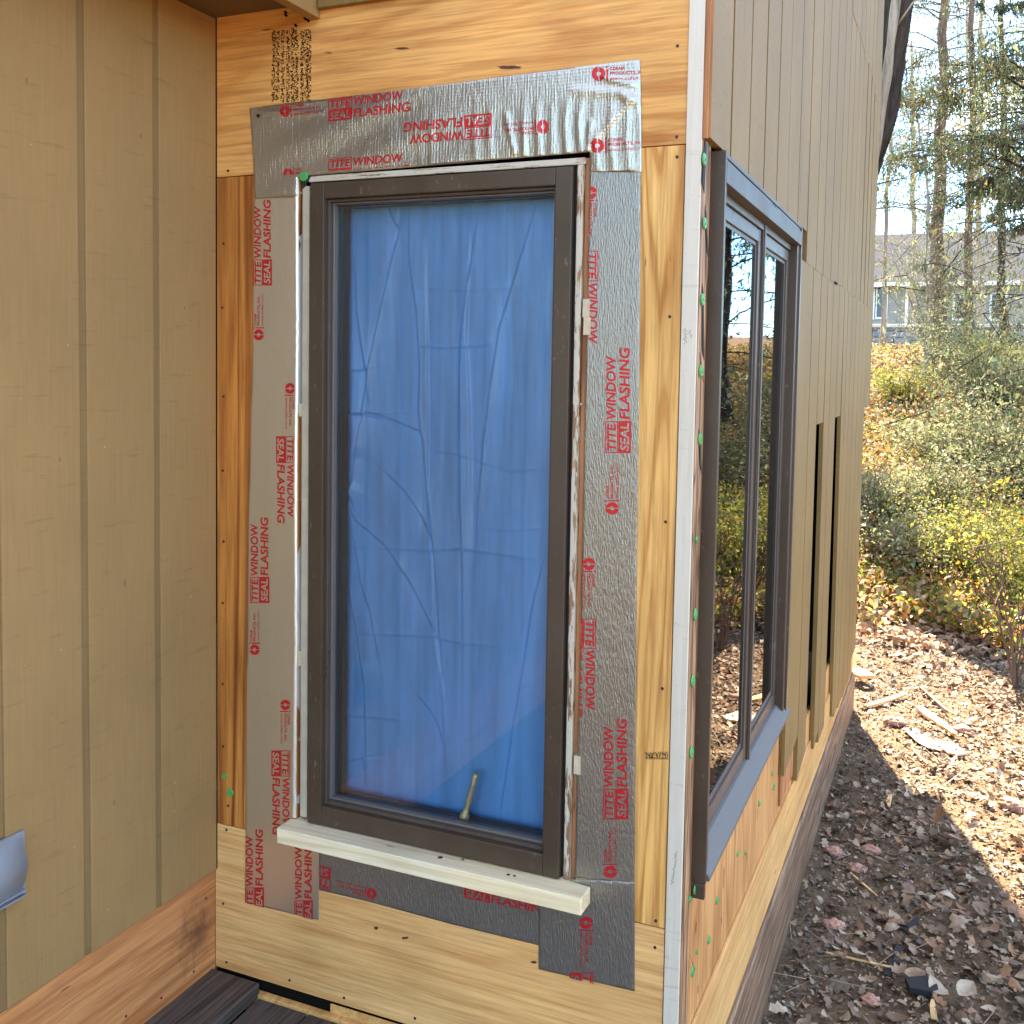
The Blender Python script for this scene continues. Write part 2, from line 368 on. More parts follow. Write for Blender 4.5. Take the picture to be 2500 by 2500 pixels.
M_SHRUBY = leafm('yellow_green_shrub_leaves', cs((.30, .34, .05, 1), (.42, .42, .07, 1), (.18, .24, .05, 1), (.38, .32, .07, 1), (.24, .30, .07, 1), (.45, .30, .06, 1)), .45)
M_CONIF = leafm('conifer_needles', cs((.075, .10, .045, 1), (.11, .14, .06, 1), (.05, .075, .04, 1), (.16, .17, .08, 1), (.09, .12, .07, 1), (.18, .12, .06, 1), (.045, .06, .045, 1)), .3)
M_CEDAR = leafm('cedar_sprays', cs((.20, .24, .12, 1), (.28, .31, .15, 1), (.10, .14, .08, 1), (.26, .27, .12, 1), (.12, .17, .11, 1), (.22, .17, .09, 1)), .4)
def bark(name, a, b, sc_=(14, 14, 2)):
    m = N(name); n1 = m.noise(m.map(sc_), 1.0, 5, .7); col = m.ramp(n1, [(.35, a), (.62, b)])
    m.pbr(col, .85, 0, m.bump(n1, .9, .02), .2); return m.m
M_BARK_D = bark('dark_bark', (.018, .013, .011, 1), (.075, .055, .045, 1))
M_BARK_R = bark('red_cedar_bark', (.08, .045, .03, 1), (.21, .13, .09, 1))
M_BARK_G = bark('grey_bark', (.16, .125, .095, 1), (.40, .32, .25, 1))
M_STEM = flat('shrub_twigs', (.17, .11, .07, 1), .8)
def soilm():
    m = N('bare_soil'); n1 = m.noise(m.map((1, 1, 1)), 5.0, 8, .7); n2 = m.noise(m.map((1, 1, 1)), 60, 5, .7)
    col = m.ramp(n1, [(.3, (.10, .064, .040, 1)), (.5, (.16, .105, .066, 1)), (.7, (.24, .165, .105, 1))])
    col = m.mix(1.0, col, m.ramp(n2, [(.3, .6), (.7, 1.4)]), 'MULTIPLY')
    m.pbr(col, .95, 0, m.bump(n2, .9, .012), .1); return m.m
M_SOIL = soilm()
M_INSUL = flat('pink_insulation_fluff', (.50, .27, .20, 1), .95, bs=.8, bscale=90, vary=.3, spec=.1)
M_STONE = flat('grey_wall_stone', (.22, .215, .23, 1), .8, bs=.5, bscale=9, vary=.35)
M_COPE = flat('pale_coping', (.50, .47, .42, 1), .8, vary=.1)
M_ROOF = flat('grey_shingles', (.10, .098, .106, 1), 1.0, spec=.0, bs=.4, bscale=12, vary=.15)
M_HOUSE = flat('beige_house_wall', (.28, .265, .23, 1), .7, vary=.06, bscale=4)
M_WTRIM = flat('white_trim', (.75, .74, .72, 1), .6)
M_DGLASS = flat('dark_window_glass', (.02, .025, .035, 1), .1)
M_ROOFDK = flat('dark_roof', (.05, .045, .04, 1), .9)

# ------------------------------------------------------------------ terrain
def gz(x, y):
    x = np.asarray(x, float); y = np.asarray(y, float)
    s = np.clip(y - 6.0 + .10 * (x - 1.5), 0, None)
    up = (.188) * np.where(s < 11.5, s, 11.5) * smooth(0, 2.5, s) + .036 * np.clip(s - 11.5, 0, 60)
    side = .10 * np.clip(x - 7, 0, 14) * smooth(30, 5, y)
    near = (fbm(x * 1.7, y * 1.7, 1) - .5) * .035
    far = (fbm(x * .35, y * .35, 3) - .5) * .55 * smooth(5, 11, y)
    return GZ + up + side + near * smooth(.0, .4, np.abs(x - W)) + far
def axis(a, b, fine0, fine1, f, c):
    return np.unique(np.concatenate([np.linspace(a, fine0, int((fine0 - a) / c) + 2), np.arange(fine0, fine1, f), np.linspace(fine1, b, int((b - fine1) / c) + 2)]))
xs = axis(-60, 90, 0.6, 6, .10, 1.5); ys = axis(-40, 130, -2.5, 14, .12, 1.5)
XX, YY = np.meshgrid(xs, ys, indexing='ij'); V = np.stack([XX, YY, gz(XX, YY)], -1).reshape(-1, 3)
nx, ny = len(xs), len(ys); I = np.arange(nx * ny).reshape(nx, ny)
Q = np.stack([I[:-1, :-1], I[1:, :-1], I[1:, 1:], I[:-1, 1:]], -1).reshape(-1, 4)
g = obj('ground', mesh_np('ground', V, Q), M_SOIL, smooth=True); tag(g, 'brown soil of the side yard rising to a wooded bank', kind='structure')

# ------------------------------------------------------------------ left wall (x = 0, y < 0)
lw = thing('siding_wall', 'tan vertically grooved siding wall at left, above an orange wood skirt board', 'wall', (0, -1.5, 0))
GR = [-.190 - .2095 * k for k in range(0, 12)]            # groove right edges
bm = bmesh.new()
edges = [0.0] + GR
y1 = -.0015
for k, gy in enumerate(GR):
    ya, yb = gy, y1
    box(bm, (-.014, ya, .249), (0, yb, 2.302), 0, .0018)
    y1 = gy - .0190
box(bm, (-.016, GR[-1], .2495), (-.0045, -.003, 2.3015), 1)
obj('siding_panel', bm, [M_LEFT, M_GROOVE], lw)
# skirt board, slightly behind the siding, ragged top edge meets the siding
bm = boxm((-.030, -3.0, -.02), (-.0045, -.0006, .2475), .001)
obj('skirt_board', bm, M_SKIRT, lw)
obj('wall_framing', boxm((-.12, -3.0, -.42), (-.032, -.001, 2.6)), M_BLACK, lw)
for (y, z) in ((-.035, .19), (-.30, .05), (-.19, .028), (-.62, .20), (-.08, .03)):
    bm = bmesh.new(); bmesh.ops.create_cone(bm, cap_ends=True, segments=10, radius1=.0032, radius2=.0025, depth=.002)
    bmesh.ops.rotate(bm, verts=bm.verts, matrix=Matrix.Rotation(R(90), 3, 'Y')); bmesh.ops.translate(bm, verts=bm.verts, vec=(-.0040, y, z))
    obj('nail_head', bm, M_NAIL, lw)

for (y, z, r_) in ((-.245, 1.98, .007), (-.30, 1.02, .009), (-.11, 1.62, .005), (-.47, 1.30, .006), (-.335, .55, .008), (-.155, .50, .006), (-.54, 2.02, .006)):
    bm = bmesh.new(); disc_v = bmesh.ops.create_cone(bm, cap_ends=True, segments=14, radius1=r_, radius2=r_ * .5, depth=.0012)['verts']
    bmesh.ops.scale(bm, verts=bm.verts, vec=(1, .55, 1)); bmesh.ops.rotate(bm, verts=bm.verts, matrix=Matrix.Rotation(R(90), 3, 'Y')); bmesh.ops.translate(bm, verts=bm.verts, vec=(.0004, y, z))
    obj('paint_knot', bm, M_GROOVE, lw)
# vent hood on the left wall
vt = thing('wall_vent', 'small grey plastic louvred vent hood on the tan siding at the left edge', 'vent', (0.0, -.62, .35))
def hood():
    bm = bmesh.new()
    box(bm, (.0005, -.722, .462), (.008, -.571, .590), 0, .002)     # flange
    return bm
obj('flange', hood(), M_VENT, vt)
bm = bmesh.new(); n = 16; rows = []
for i in range(n + 1):
    t = i / n; z = .580 - .108 * t; prof = .008 + .026 * math.sin(math.pi * min(1, t * 1.0) ** .75) * (0.55 + .45 * t)
    rows.append([bm.verts.new((x, y, z)) for x, y in ((.008, -.580), (prof, -.583), (prof + .001, -.64), (prof, -.708), (.008, -.711))])
for a, b in zip(rows, rows[1:]):
    for k in range(4): bm.faces.new((a[k], a[k + 1], b[k + 1], b[k]))
bmesh.ops.recalc_face_normals(bm, faces=bm.faces[:])
obj('hood', bm, M_VENT, vt, smooth=True)
bm = bmesh.new()
for k in range(2): box(bm, (.0085, -.720, .464 + .010 * k), (.018, -.578, .467 + .010 * k))
obj('louvre', bm, M_VENT, vt)

# soffit and fascia over the inner corner
rf = thing('roof_overhang', 'painted roof overhang with brown soffit above the inner corner', 'roof overhang', (0.15, -1.0, 2.3))
obj('soffit', boxm((-.1, -3.2, 2.3035), (.262, -.0005, 2.315)), M_SOFF, rf)
obj('fascia_board', boxm((.2625, -3.2, 2.268), (.290, -.0018, 2.47), .002), M_LEFT, rf)
obj('roof_deck', boxm((-6, -3.4, 2.472), (.33, -.001, 2.52)), M_ROOFDK, rf)

# ------------------------------------------------------------------ front wall (y = 0)
OX0, OX1, OZ1 = .2345, .9335, 1.926        # rough opening
fw = thing('plywood_wall', 'narrow front wall sheathed in raw golden plywood panels around the window', 'wall', (0.56, 0.1, 0))
T = .0125
pt = obj('plywood_panel', boxm((.0018, 0, 1.9345), (1.1300, T, 2.33), .0008), M_PLY_TOP, fw, label='golden plywood panel with a black stamp, above the window')
pl = obj('plywood_panel', boxm((.0018, 0, .3665), (OX0, T, 1.9325), .0008), M_PLY_LEFT, fw, label='amber streaked plywood strip left of the window')
pr = obj('plywood_panel', boxm((OX1 + .002, 0, .3665), (1.1275, T, 1.9325), .0008), M_PLY_RIGHT, fw, label='streaked plywood strip right of the window')
pb = obj('plywood_panel', prism([(-.0040, 0, .0005), (1.1275, 0, .0005), (1.1275, 0, .3645), (OX1 + .002, 0, .3645), (OX1 + .002, 0, .384), (OX0, 0, .384), (OX0, 0, .3645), (.0018, 0, .3645), (.0018, 0, .2485), (-.0040, 0, .2485)], (0, T, 0)), M_PLY_BOT, fw, label='pale plywood panel below the window')
bm = bmesh.new()
for a, b in (((0.0, T + .001, -.4), (OX0 - .002, .10, 2.6)), ((OX1 + .004, T + .001, -.4), (1.150, .085, 3.0)), ((OX0 - .002, T + .001, -.4), (OX1 + .004, .10, .384)), ((OX0 - .002, T + .001, OZ1 + .004), (OX1 + .004, .10, 3.0))):
    box(bm, a, b)
obj('wall_framing', bm, M_BLACK, fw)
# siding that is left on the upper part of this wall
up = bmesh.new()
y0 = -.018; xe = .2935
for k in range(5):
    x1_ = min(xe + .20, 1.152); box(up, (xe, y0, 2.286 + .002 * (k % 2)), (x1_, -.0012, 5.0), 0, .0015); xe = x1_ + .004
    if x1_ >= 1.15: break
obj('upper_siding', up, M_SIDE, fw)
obj('ledger_strip', boxm((.10, -.020, -.075), (1.125, -.0015, -.0245), .002), M_CLEAN, fw)
obj('ledger_strip', boxm((.335, -.006, -.024), (1.125, -.0015, -.0035), .001), M_CLEAN, fw)
obj('gap_shade_fill', boxm((.002, -.001, -.0235), (.334, .0115, -.001)), M_BLACK, fw)  # solid black fill in place of the shade under the plywood
def disc(bm, c, nrm, r, h, seg=12, sx=1.0):
    n0 = len(bm.verts); g_ = bmesh.ops.create_cone(bm, cap_ends=True, segments=seg, radius1=r, radius2=r * .85, depth=h)
    vs = g_['verts']; q = Vector((0, 0, 1)).rotation_difference(Vector(nrm)).to_matrix()
    bmesh.ops.rotate(bm, verts=vs, matrix=q); bmesh.ops.translate(bm, verts=vs, vec=c)
nails = [(557, 417), (546, 595), (543, 751), (546, 968), (544, 1149), (546, 1322), (544, 1472), (544, 1670), (545, 1822), (557, 1967), (553, 2026), (545, 2206), (553, 2349), (707, 2393), (840, 2436),
         (1654, 112), (1652, 334), (1653, 383), (1635, 773), (1625, 1274), (1617, 1681), (1601, 2248), (1599, 2313), (1013, 2486)]
for (u, v) in nails:
    p = F(u, v, 0); bm = bmesh.new(); disc(bm, (p[0], -.0006, p[2]), (0, -1, 0), .0034, .0016); obj('screw_head', bm, M_NAIL, fw)
# a long pitch pocket and knots in the veneer
def blotch(u, v, ru, rv, par, name='knot', mat=None, seed=0):
    rr = random.Random(seed); pts = []
    for k in range(18):
        a = k / 18 * 2 * math.pi; r_ = 1 + rr.uniform(-.22, .22); pts.append(F(u + ru * math.cos(a) * r_, v + rv * math.sin(a) * r_, -.0009))
    return obj(name, prism(pts, (0, .0006, 0)), mat or M_NAIL, par)
M_KNOT = flat('pitch_knot', (.10, .035, .018, 1), .7, vary=.4)
blotch(1243, 164, 28, 4, fw, mat=M_KNOT, seed=1); blotch(980, 118, 16, 2.5, fw, mat=M_KNOT, seed=2)
blotch(918, 2266, 5, 4, fw, mat=M_KNOT, seed=3); blotch(989, 2290, 8, 3, fw, mat=M_KNOT, seed=4); blotch(1303, 2349, 7, 3, fw, mat=M_KNOT, seed=5)
# grade stamp: columns of unreadable black strokes
bm = bmesh.new(); rr = random.Random(5)
cols = [(668, .75), (678, .8), (690, .45), (703, .5), (714, .5), (724, .8), (738, .4), (748, .5), (755, .3)]
def stroke(bm, u0, v0, u1, v1, wpx, y=-.0011):
    d = Vector((u1 - u0, v1 - v0)); n_ = Vector((-d.y, d.x)).normalized() * wpx / 2
    c = [F(u0 + n_.x, v0 + n_.y, y), F(u1 + n_.x, v1 + n_.y, y), F(u1 - n_.x, v1 - n_.y, y), F(u0 - n_.x, v0 - n_.y, y)]
    f = bm.faces.new([bm.verts.new(p) for p in c])
for (u, wd) in cols:
    v = 66 + rr.uniform(0, 10)
    while v < 243:
        wl = rr.uniform(5, 26)
        vv = v
        while vv < min(v + wl, 246):
            for _ in range(3):
                a = rr.uniform(-4.2, 4.2); b = a + rr.uniform(-4, 4); h = rr.uniform(0, 3)
                stroke(bm, u + a, vv + h, u + max(-5, min(5, b)), vv + rr.uniform(1, 4.5), rr.uniform(1.2, 2.6))
            vv += 3.3
        v += wl + rr.uniform(1.5, 6)
for (u, v) in ((697, 30), (698, 37), (745, 45), (752, 50), (722, 62)): stroke(bm, u - 3, v - 3, u + 3, v + 3, 6)
obj('grade_stamp', bm, M_INK, pt)
bm = bmesh.new()
for k in range(14):
    u = 1576 + 4 * k; stroke(bm, u, 1836 + rr.uniform(-2, 2), u + rr.uniform(1, 4), 1844 + rr.uniform(0, 8), 1.6); stroke(bm, u, 1848, u + 3, 1854, 1.4)
obj('ink_mark', bm, M_INK, pr)

# ------------------------------------------------------------------ white corner board
cb = thing('corner_board', 'narrow white primed board on the outer corner of the house', 'trim board', (1.14, 0, 0))
obj('board', boxm((1.1300, -.0035, -.45), (1.1605, .060, 5.0), .0012), M_PRIMER, cb)
bm = bmesh.new(); rr = random.Random(9)
for (u0, v0, n_) in ((1672, 800, 7), (1684, 806, 4), (1672, 822, 4)):
    for k in range(n_): stroke(bm, u0 + rr.uniform(-4, 6), v0 + k * 5, u0 + rr.uniform(-3, 7), v0 + k * 5 + 4, 1.2, -.0042)
obj('pencil_mark', bm, M_PENCIL, cb); bm = bmesh.new()
for k in range(9): stroke(bm, 1638 + rr.uniform(-2, 3) + k * 1.2, 2160 - k * 9, 1645 + k * 1.2, 2150 - k * 9, 1.2, -.0042)
obj('pencil_mark', bm, M_PENCIL, cb)

# ------------------------------------------------------------------ side wall (x = W)
sw = thing('side_wall', 'side wall with tan vertical board siding, cut away low down to bare sheathing', 'wall', (W, 2.2, GZ))
SX0, SX1 = W + .0015, W + .0185
UP = [.006, .205, .41, .61, .808, 1.0, 1.222, 1.44, 1.69, 1.90, 2.15, 2.41, 2.62, 2.83, 3.05, 3.27, 3.50, 3.74, 3.97, 4.20, 4.42]
LOW = [1.310, 1.63, 1.86, 2.07, 2.27, 2.50, 2.72, 2.90, 3.10, 3.33, 3.56, 3.80, 4.05]
rr = random.Random(3)
def board(y0, y1, z0, z1, dx=0, slope=0.0, bot=None, taper=0.0):
    pts = [(0, y0 + taper, z0 + (bot or 0)), (0, y1 - .012, z0), (0, y1 - .012, z1 - slope), (0, y0, z1)]
    bm = prism([(SX0 + dx, p[1], p[2]) for p in pts], (SX1 - SX0, 0, 0), .0007)
    o = obj('siding_board', bm, [M_SIDE, M_RED], sw)
    for p in o.data.polygons:     # cut ends and edges that show bare wood
        c = p.center
        if p.normal.y < -.8 and c.x < 5 and z0 < 2.2 and y0 < .02: p.material_index = 1
    return o
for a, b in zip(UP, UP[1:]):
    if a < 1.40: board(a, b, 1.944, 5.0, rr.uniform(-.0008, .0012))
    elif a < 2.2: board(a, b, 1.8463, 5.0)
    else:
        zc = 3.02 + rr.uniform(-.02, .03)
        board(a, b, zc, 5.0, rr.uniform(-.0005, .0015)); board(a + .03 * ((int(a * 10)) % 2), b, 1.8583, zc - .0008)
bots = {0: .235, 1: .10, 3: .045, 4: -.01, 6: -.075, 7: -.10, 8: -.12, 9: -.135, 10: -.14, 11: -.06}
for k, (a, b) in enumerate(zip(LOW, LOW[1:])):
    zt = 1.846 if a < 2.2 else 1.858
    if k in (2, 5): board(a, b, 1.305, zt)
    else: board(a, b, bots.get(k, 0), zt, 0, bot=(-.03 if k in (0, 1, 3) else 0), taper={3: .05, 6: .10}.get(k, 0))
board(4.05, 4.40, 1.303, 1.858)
# short loose offcut strip beside the window corner
obj('siding_board', boxm((SX0, 1.322, .10), (SX0 + .006, 1.60, .23)), M_RED, sw)
# bare red edge strip of the first board, facing the front
obj('board_edge', boxm((W + .0038, -.0005, 1.942), (W + .014, .0050, 5.0), .001), M_RED, sw)
# sheathing: strip left of the side window and field below it
obj('sheathing_strip', boxm((W - .012, .0605, -.16), (W, .098, 1.985), .0008), M_OLD, sw)
obj('sheathing_strip', boxm((1.1610, .004, -.45), (W + .0055, .0600, 1.941), .001), M_OLD, sw)
def xpoly(pts, x, d=-.012): return prism([X(u, v, x) for u, v in pts], (d, 0, 0))
obj('sheathing_panel', boxm((W - .012, .0985, -.06), (W, 1.99, .432), .0008), M_SHEATH, sw)
obj('sheathing_panel', boxm((W - .012, 1.992, -.10), (W, 4.02, .17), .0008), M_SHEATH, sw)
cl = prism([(W + .0005, .0, .098), (W + .0005, 4.03, .005), (W + .0005, 4.03, -.195), (W + .0005, .0, -.118)], (.007, 0, 0), .001)
obj('clean_board', cl, M_CLEAN, sw)
rim = prism([(W - .03, .0, -.119), (W - .03, 4.06, -.196), (W - .03, 4.06, -.52), (W - .03, .0, -.52)], (.050, 0, 0), .006)
obj('rim_board', rim, M_RIM, sw)
obj('cavity_shade_block', boxm((W - .12, .0985, -.5), (W - .055, 4.03, .40)), M_BLACK, sw)  # solid block, coloured black for the shade inside the open wall
bm = bmesh.new(); box(bm, (W - .12, 1.34, .40), (W - .095, 4.03, 5.0)); box(bm, (W - .12, .0985, 1.99), (W - .03, 1.339, 5.0))
for y in (1.31, 1.72, 2.12, 2.52, 2.93, 3.34, 3.75): box(bm, (W - .094, y, .401), (W - .002, y + .038, 3.0))
obj('wall_framing', bm, M_BLACK, sw)
obj('corner_return', boxm((W - .12, 4.032, -.45), (W - .013, 4.06, 5.0)), M_SIDE, sw)
# far return of the house
obj('corner_return', boxm((.3, 4.401, 1.303), (W + .018, 4.43, 5.0)), M_SIDE, sw)
# green cap nails
caps = [(1719, 389, 1), (1730, 354, 1), (1720, 545, 1), (1715, 731, 1), (1711, 906, 1), (1709, 1072, 1), (1700, 1317, .5), (1697, 1500, 1), (1691, 1662, 1), (1688, 1837, 1), (1697, 2170, 1), (1684, 2195, .6),
        (1750, 2198, .8), (1730, 2294, .8), (1691, 2371, 1), (1800, 2084, .6), (1819, 2082, .5), (1853, 1961, .8), (1889, 1921, .9), (1907, 1945, .8), (1905, 1982, .7), (1885, 1888, .7), (1700, 2325, .4)]
for (u, v, s) in caps:
    x = W + .0075 if u < 1722 and v < 2180 else W + .0008
    p = X(u, v, x); bm = bmesh.new(); disc(bm, (x + .001, p[1], p[2]), (1, 0, 0), .0125 * s, .003, 16); disc(bm, (x + .003, p[1], p[2]), (1, 0, 0), .004 * s, .002, 10)
    obj('cap_nail', bm, M_GREEN, sw)
for (u0, v0, u1, v1) in ((1722, 330, 1716, 470), (1722, 500, 1727, 640), (1715, 690, 1716, 880), (1709, 860, 1714, 935), (1707, 1045, 1710, 1160), (1694, 2140, 1700, 2200), (1686, 2330, 1694, 2378)):
    x = W + .0068
    a, b = X(u0, v0, x), X(u1, v1, x); hw = .012
    obj('felt_scrap', prism([(x, a[1] - hw * .3, a[2]), (x, a[1] + hw, a[2] - .02), (x, b[1] + hw, b[2]), (x, b[1] - hw * .6, b[2] + .02)], (.0006, 0, 0)), M_FELT, sw)
bm = bmesh.new()
for (u, v, l_) in ((1845, 1900, 10), (1853, 1895, 8), (1850, 1975, 18), (1823, 2085, 10), (1898, 2095, 12), (1936, 2150, 14), (1762, 2240, 10), (1700, 2250, 16), (1768, 2120, 30), (1705, 2405, 12)):
    x = W + .0009; a = X(u, v, x); bm2 = bm
    q = [(x, a[1] - .0018, a[2]), (x, a[1] + .0018, a[2]), (x, a[1] + .001, a[2] - l_ * .0016), (x, a[1] - .002, a[2] - l_ * .0016)]
    bm.faces.new([bm.verts.new(p) for p in q])
obj('nail_hole', bm, M_BLACK, sw)

# unseen house mass added behind the walls to block the sun
ho = thing('unseen_house_roof', 'unseen dark roof mass added above the siding to block the sun', 'roof', (-3, 2, 5))
obj('roof_slab', boxm((-7, .02, 5.003), (W + .03, 4.45, 5.2)), M_ROOFDK, ho)
obj('unseen_rear_wall', boxm((-7, 3.99, -.45), (W - .125, 4.03, 5.0)), M_BLACK, ho)
obj('unseen_rear_wall', boxm((-7, .12, -.45), (-6.9, 4.35, 5.0)), M_BLACK, ho)
obj('unseen_wing_wall', boxm((-7, -3.3, -.45), (-6.9, .10, 2.46)), M_BLACK, ho)

# ------------------------------------------------------------------ front window
wn = thing('casement_window', 'tall brown casement window in the plywood wall with blue sheet behind its glass', 'window', (.587, 0, .42))
def ring(x0, x1, z0, z1, wl, wr, wt, wb, ya, yb, bev=.0015):
    bm = bmesh.new()
    box(bm, (x0, ya, z0), (x0 + wl, yb, z1), 0, bev); box(bm, (x1 - wr, ya, z0), (x1, yb, z1), 0, bev)
    box(bm, (x0 + wl + .0002, ya + .0004, z1 - wt), (x1 - wr - .0002, yb, z1 - .0003), 0, bev); box(bm, (x0 + wl + .0002, ya + .0004, z0 + .0003), (x1 - wr - .0002, yb, z0 + wb), 0, bev)
    return bm
sash = obj('sash', ring(.272, .901, .424, 1.904, .037, .037, .036, .046, -.010, .045, .002), M_BROWN, wn)
obj('glazing_stop', ring(.3092, .8638, .4702, 1.8678, .006, .006, .006, .008, .004, .040, .001), M_CLAD, sash)
obj('inner_stop', ring(.3154, .8576, .4784, 1.8616, .005, .005, .004, .006, .016, .042, .001), M_SPACER, sash)
obj('jamb_liner', ring(.300, .873, .462, 1.877, .0225, .0225, .020, .018, .0455, .075, .001), M_BROWN, wn)
obj('glass_pane', boxm((.3156, .030, .4786), (.8574, .034, 1.8614)), M_GLASS, sash)
# trims round the sash
obj('frame_strip', boxm((.2455, -.002, .43), (.2640, .03, 1.900), .002), M_CREAM, wn, label='cream painted wood strip')
obj('frame_strip', boxm((.2650, .006, .425), (.2710, .03, 1.905), .001), M_BLACK, wn)  # black filler in place of the shaded slit left of the sash
obj('frame_strip', boxm((.262, -.002, 1.9080), (.9250, .03, 1.9215), .002), M_CHIPH, wn, label='chipped cream head strip')
obj('frame_strip', boxm((.9085, -.003, .425), (.9215, .03, 1.9075), .002), M_CHIP, wn, label='badly weathered wood strip with peeling paint')
obj('frame_strip', boxm((.9225, .008, .425), (.9325, .05, 1.922), .001), M_RED, wn)
obj('frame_strip', boxm((.9015, .006, .425), (.9080, .03, 1.905), .001), M_FELT, wn)  # dark filler in place of the shaded groove right of the sash
# black filler standing in for the shade deep in the rough opening
bm = bmesh.new(); box(bm, (OX0 + .0005, .050, .386), (.299, .09, OZ1)); box(bm, (.874, .052, .386), (OX1 - .0005, .09, OZ1)); box(bm, (.2995, .051, 1.878), (.8735, .089, OZ1)); box(bm, (.2995, .076, .386), (.8735, .0895, .461))
obj('opening_backing', bm, M_BLACK, wn)
obj('shim', boxm((.2365, -.001, 1.375), (.2450, .02, 1.405), .001), M_SHIM, wn)
obj('shim', boxm((.2365, -.001, .79), (.2450, .02, .825), .001), M_SHIM, wn)
for (u, v0, v1) in ((1430, 730, 775), (1432, 775, 818), (1408, 1845, 1890)):
    a, b = F(u, v0, -.002), F(u, v1, -.002); obj('shim', boxm((a[0] - .006, -.004, b[2]), (a[0] + .009, .015, a[2]), .001), M_SHIM, wn)
for (u, v) in ((1413, 478), (1410, 719), (1419, 987), (1391, 1731)):
    p = F(u, v, -.004); bm = bmesh.new(); disc(bm, (p[0], -.0045, p[2]), (0, -1, 0), .0028, .0022); obj('screw_head', bm, M_STEEL, wn)
p = F(742, 431, -.004); bm = bmesh.new(); disc(bm, (p[0], -.006, p[2]), (0, -1, 0), .0115, .003, 20); obj('cap_nail', bm, M_GREEN, wn)
obj('felt_scrap', prism([F(u, v, -.003) for u, v in ((736, 425), (755, 418), (763, 424), (752, 442), (744, 456), (737, 462))], (0, .001, 0)), M_FELT, wn)
# brass latch stick standing inside the glass
bm = bmesh.new(); b0 = F(1133, 1998, .055); b1 = F(1163, 1888, .055)
pts = [Vector(b0).lerp(Vector(b1), t) for t in (0, .08, .12, .3, .45, .6, .72, .74, .78, .95, 1.0)]
tube(bm, pts, [.012, .011, .008, .0055, .007, .006, .0045, .006, .0055, .0075, .004], 12)
obj('brass_handle', bm, M_BRASS, wn, smooth=True)
c = F(1127, 2008, .055); obj('handle_base', boxm((c[0] - .018, .045, c[2] - .012), (c[0] + .018, .060, c[2] + .008), .004), M_BRASS, wn)

p = F(1010, 1984, .060)
o = obj('paint_chip', prism([(p[0] - .012, .052, p[2] - .004), (p[0] + .013, .052, p[2] - .005), (p[0] + .009, .056, p[2] + .006), (p[0] - .006, .056, p[2] + .007)], (0, .004, 0)), M_PRIMER); tag(o, 'small white paint chip lying inside the glass at the bottom of the tall window', 'paint chip')
# blue sheet hung behind the glass: creases traced as ridges
ts = thing('blue_plastic_sheet', 'crumpled blue plastic sheet hung behind the tall window glass', 'plastic sheet', (.58, .09, .42))
nxq, nzq = 240, 620
gx = np.linspace(.24, .93, nxq); gzv = np.linspace(.40, 1.92, nzq); TX, TZ = np.meshgrid(gx, gzv, indexing='ij')
TY = np.full_like(TX, .092)
TY -= .012 * (fbm(TX * 3.1, TZ * 1.1, 2) - .5) + .0055 * (fbm(TX * 22, TZ * 2.0, 4) - .5) + .004 * (np.abs(fbm(TX * 9 + 3, TZ * 6, 5) - .47))
def crease(pts, amp=.004, wd=.006, side=.5, y=.092):
    global TY; wd = wd * .62
    P = [F(u, v, y)[[0, 2]] for u, v in pts]
    best = np.full_like(TX, 9.0); sg = np.zeros_like(TX); tt = np.zeros_like(TX); n = len(P) - 1
    for i in range(n):
        a, b = P[i], P[i + 1]; d = b - a; L2 = d @ d
        t = np.clip(((TX - a[0]) * d[0] + (TZ - a[1]) * d[1]) / L2, 0, 1)
        ex, ez = TX - a[0] - t * d[0], TZ - a[1] - t * d[1]; r = np.hypot(ex, ez); s = np.sign(d[0] * ez - d[1] * ex)
        m_ = r < best; best = np.where(m_, r, best); sg = np.where(m_, s, sg); tt = np.where(m_, (i + t) / n, tt)
    fade = np.clip(np.minimum(tt, 1 - tt) * 6, 0.15, 1)
    TY -= amp * fade * (.30 * np.exp(-(best / (wd * .8)) ** 1.3) + side * np.sign(sg) * (1 - np.exp(-best / (wd * .35))) * np.exp(-best / (wd * 9)) * .85)
